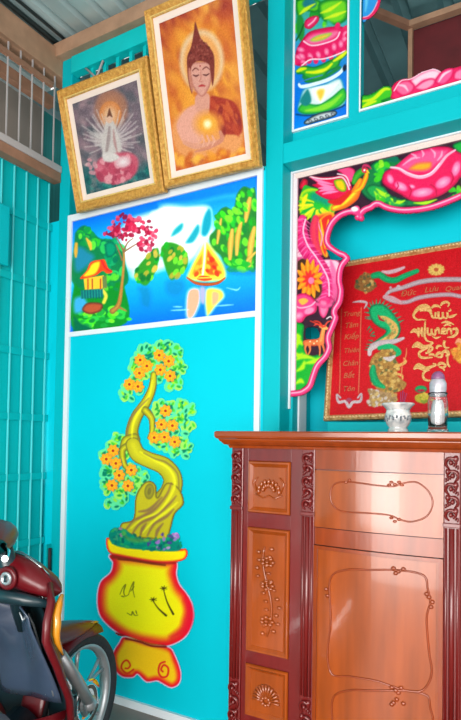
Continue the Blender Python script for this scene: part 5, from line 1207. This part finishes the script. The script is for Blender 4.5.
# leg shield: outer painted shell and dark inner faces
def shield_pt(u, z, off=0):
    """u -1..1 across"""
    half = np.interp(z, [.26, .40, .55, .68, .78, .84], [.13, .175, .20, .205, .185, .11])
    yc = np.interp(z, [.26, .45, .65, .84], [-.17, -.20, -.25, -.33]); sw = np.interp(z, [.26, .40, .5, .65, .72, .78, .84], [.04, .09, .14, .20, .16, .08, .04])
    return (u*half, yc-sw*abs(u)**1.5+off, z)
ZS = np.linspace(.26, .84, 14); US = np.linspace(-1, 1, 21)
w = MB(); w.grid([[shield_pt(u, z, .022*(1-u*u)+.006) for u in US] for z in ZS]); bb_(w, 'leg_shield', m_mar, solid=.006)
w = MB(); w.grid([[shield_pt(u*.95, z, -.012) for u in US] for z in ZS[:11]]); sh_in = bb_(w, 'inner_shield', m_plas2, solid=.005)
# raised grey glove-box panel with modelled highlight lines, on the rider's side
w = MB(); rows = []
for z in np.linspace(.375, .715, 12):
    hwid = np.interp(z, [.375, .5, .69, .715], [.125, .112, .080, .05]); rows.append([(u*hwid, shield_pt(u*.6, z)[1]-.035-.045*(1-abs(u)**3)*np.interp(z, [.375, .42, .66, .715], [.8, 1, .9, .1]), z) for u in np.linspace(-1, 1, 17)])
w.grid(rows); bb_(w, 'glove_box', m_plas, solid=.005)
for q_ in ((.02, .075), (.055, .105)):
    w = MB(); w.tube([(np.interp(k, [0, 1], q_[::1]), shield_pt(0, z)[1]-.088, z) for k, z in zip(np.linspace(0, 1, 8), np.linspace(.685, .40, 8))], [.002]+[.004]*6+[.002], 8); bb_(w, 'glove_box_highlight', m_alu)  # thin silver tubes imitate the gloss highlight on the panel
w = MB(); w.grid([[(u*.15, -.27-.13*(1-abs(u)**3)-.02*k, .36-.055*k) for u in np.linspace(-1, 1, 15)] for k in range(4)]); bb_(w, 'lower_cover', m_mar, solid=.005)
# painted rim running down the right edge of the shield
for sx in (-1, 1):
    w = MB(); w.tube([shield_pt(sx, z, -.005) for z in np.linspace(.26, .80, 12)], [.008]+[.013]*10+[.008], 10); bb_(w, 'shield_rim', m_mar)
    w = MB(); w.tube([(shield_pt(sx*.98, z)[0]+sx*.012, shield_pt(sx*.98, z)[1]+.025, z) for z in np.linspace(.585, .765, 8)], [.004, .007, .010, .012, .014, .014, .012, .006], 10); bb_(w, 'side_stripe', m_org)
# upper cowl: maroon sweep with the key surround
w = MB(); rows = []
for t in np.linspace(-1, 1, 21):
    q_ = abs(t); x_ = .178*t
    cy_ = np.interp(q_, [0, .45, .8, 1], [-.355, -.36, -.355, -.35]); cz_ = np.interp(q_, [0, .45, .8, 1], [.825, .805, .782, .768])
    ry_ = np.interp(q_, [0, .45, .8, .95, 1], [.062, .058, .044, .022, .003]); rz_ = np.interp(q_, [0, .45, .8, .95, 1], [.058, .050, .034, .018, .003])
    rows.append([(x_, cy_+ry_*math.cos(k), cz_+rz_*math.sin(k)) for k in np.linspace(0, 2*math.pi, 19)[:-1]])
w.grid(rows, close=True); bb_(w, 'upper_cowl', m_mar)
w = MB(); w.tube([(-.165, -.385, .735), (-.08, -.415, .75), (0, -.425, .755), (.08, -.415, .75), (.165, -.385, .735)], [.012, .02, .022, .02, .012], 10); bb_(w, 'cowl_shadow_lip', m_plas2)
w = MB(); w.tube([(.0, -.372, .884), (.06, -.365, .868), (.11, -.36, .838), (.15, -.355, .803), (.172, -.35, .776)], [.002, .0035, .0035, .0035, .002], 8); bb_(w, 'cowl_edge_strip', m_chr)
w = MB(); w.lathe([(.0, 0), (.034, 0), (.038, -.004), (.034, -.010), (.024, -.012), (.022, -.006), (0, -.006)], (.03, -.420, .812), 28, 'y'); kr = bb_(w, 'key_surround', m_mar)
w = MB(); w.lathe([(0, -.006), (.021, -.006), (.021, -.012), (.013, -.016), (.012, -.010), (0, -.010)], (.03, -.420, .812), 24, 'y'); bb_(w, 'key_switch', m_alu, kr)
w = MB(); w.box(.027, .033, -.437, -.429, .802, .822); bb_(w, 'key_slot', m_plas2, kr)
# handlebar and its cowl
a0 = math.radians(-48)
HB = Vector((.0, -.46, .945))
def hb(x, y, z): return (HB.x+x*math.cos(a0)-y*math.sin(a0), HB.y+x*math.sin(a0)+y*math.cos(a0), HB.z+z)
w = MB(); rows = []
for t in np.linspace(-1, 1, 15):
    rr = .060*(1-.5*abs(t)**1.5); rows.append([hb(t*.15, .01+rr*1.1*math.cos(a), .005+rr*.8*math.sin(a)-.012*abs(t)) for a in np.linspace(0, 2*math.pi, 15)[:-1]])
w.grid(rows, close=True); hc = bb_(w, 'handlebar_cowl', m_mar)
w = MB(); w.ell(hb(0, -.035, .03), .05, .028, .018); bb_(w, 'speedometer', m_plas2, hc)
for sx in (-1, 1):
    w = MB(); w.tube([hb(sx*.13, 0, -.005), hb(sx*.21, -.012, -.004), hb(sx*.31, -.03, -.002)], .0165, 12); w.ell(hb(sx*.315, -.032, -.002), .016, .016, .016, 10, 6); gp = bb_(w, 'handlebar_grip', m_blk)
    w = MB(); w.tube([hb(sx*.15, .03, -.002), hb(sx*.20, .045, -.012), hb(sx*.26, .04, -.016), hb(sx*.275, .035, -.016)], [.008, .006, .006, .009], 8); bb_(w, 'brake_lever', m_chr, gp)
w = MB(); w.tube([(0.0, -.30, .62), (0, -.41, .90)], .028, 12); bb_(w, 'steering_column', m_plas2)
# body behind the shield
w = MB(); w.tube([(0, -.28, .30), (0, -.5, .24), (0, -.72, .34), (0, -.9, .52)], [.05, .055, .07, .09], 14, flat=1.3); bb_(w, 'frame_spine', m_plas2)
w = MB(); rows = []
for t, hx, hz, zc, y in ((0, .06, .05, .60, -.62), (.2, .12, .11, .60, -.78), (.5, .13, .13, .62, -1.0), (.8, .10, .10, .68, -1.3), (1, .04, .05, .74, -1.55)):
    rows.append([(hx*math.cos(a), y, zc+hz*math.sin(a)) for a in np.linspace(0, 2*math.pi, 17)[:-1]])
w.grid(rows, close=True); bb_(w, 'rear_body', m_mar, sub=1)
w = MB(); rows = []
for y, hx, z in ((-.66, .07, .70), (-.72, .12, .745), (-.95, .13, .77), (-1.2, .12, .79), (-1.42, .09, .82), (-1.47, .05, .81)):
    rows.append([(hx*math.cos(a), y, z+.035*math.sin(a)) for a in np.linspace(0, 2*math.pi, 17)[:-1]])
w.grid(rows, close=True); bb_(w, 'seat', m_seat, sub=1)
w = MB(); w.lathe([(0, -.11), (.09, -.11), (.10, -.06), (.10, .06), (.09, .11), (0, .11)], (0, -.62, .30), 24, 'x'); w.tube([(0, -.60, .33), (0, -.40, .33)], [.06, .05], 12); bb_(w, 'engine', m_alu)
w = MB(); w.box(-.05, .05, -.72, -.5, .10, .22); bb_(w, 'engine_sump', m_plas2, bevel=.015)
for sx in (-1, 1):
    w = MB(); w.tube([(sx*.07, -.70, .33), (sx*.08, -1.22, WR)], .018, 8); bb_(w, 'swing_arm', m_plas2)
w = MB(); w.tube([(.12, -.45, .28), (.13, -.7, .18), (.14, -1.0, .20), (.15, -1.5, .30)], [.02, .025, .04, .045], 12); bb_(w, 'exhaust', m_chr)
w = MB(); w.tube([(-.2, -.66, .22), (.2, -.66, .22)], .012, 8); bb_(w, 'footrest', m_blk)
w = MB(); w.tube([(-.04, -.62, .20), (-.14, -.70, .02), (-.16, -.72, .008)], .010, 8); bb_(w, 'side_stand', m_plas2)
w = MB(); w.ell((0, -1.56, .72), .05, .03, .035); bb_(w, 'tail_light', mat('red_lens', (170, 10, 16), .2, coat=1))
# ================================================================== LIGHT
def area(name, loc, target, sx, sy, power, col=(1, 1, 1)):
    l = bpy.data.lights.new(name, 'AREA'); l.shape = 'RECTANGLE'; l.size = sx; l.size_y = sy; l.energy = power; l.color = col
    o = bpy.data.objects.new(name, l); C.objects.link(o); o.location = loc
    o.rotation_euler = (Vector(target)-Vector(loc)).to_track_quat('-Z', 'Y').to_euler(); return o
area('doorway_daylight', (-.68, -1.7, 1.12), (-.68, 2, 1.12), 1.5, 2.2, 82.5, (1, .955, .915))
area('front_daylight', (.9, -2.2, 1.3), (-1.1, 2.2, .8), 1.8, 1.6, 105.0, (1, .955, .915))
area('side_daylight', (1.1, .2, 1.3), (-1.6, 2.0, .6), .9, .9, 8.8, (1, .955, .915))
area('left_fill_light', (-1.2, -1.2, 1.0), (-1.8, 2.1, .35), .9, .9, 17.5, (1, .955, .915))  # added fill lamp that brightens the lower left wall
area('outside_uplight', (-2.52, 1.0, 1.2), (-2.6, 1.4, 3.3), .25, 2.4, 16, (1, .955, .915))  # unseen lamp added to brighten the outer wall behind the bars
area('store_uplight', (-.9, 2.9, .6), (-.9, 3.0, 3.3), 1.6, .8, 20, (1, .955, .915))  # hidden lamp added to light the store room roof from below
W = bpy.data.worlds.new('sky'); bpy.context.scene.world = W; W.use_nodes = True
bg = W.node_tree.nodes['Background']; bg.inputs[0].default_value = (1, .97, .94, 1); bg.inputs[1].default_value = 1.25
sc = bpy.context.scene
sc.view_settings.view_transform = 'Standard'; sc.view_settings.look = 'None'; sc.view_settings.exposure = 0; sc.view_settings.gamma = 1
sc.cycles.max_bounces = 8; sc.cycles.diffuse_bounces = 4; sc.cycles.use_denoising = True
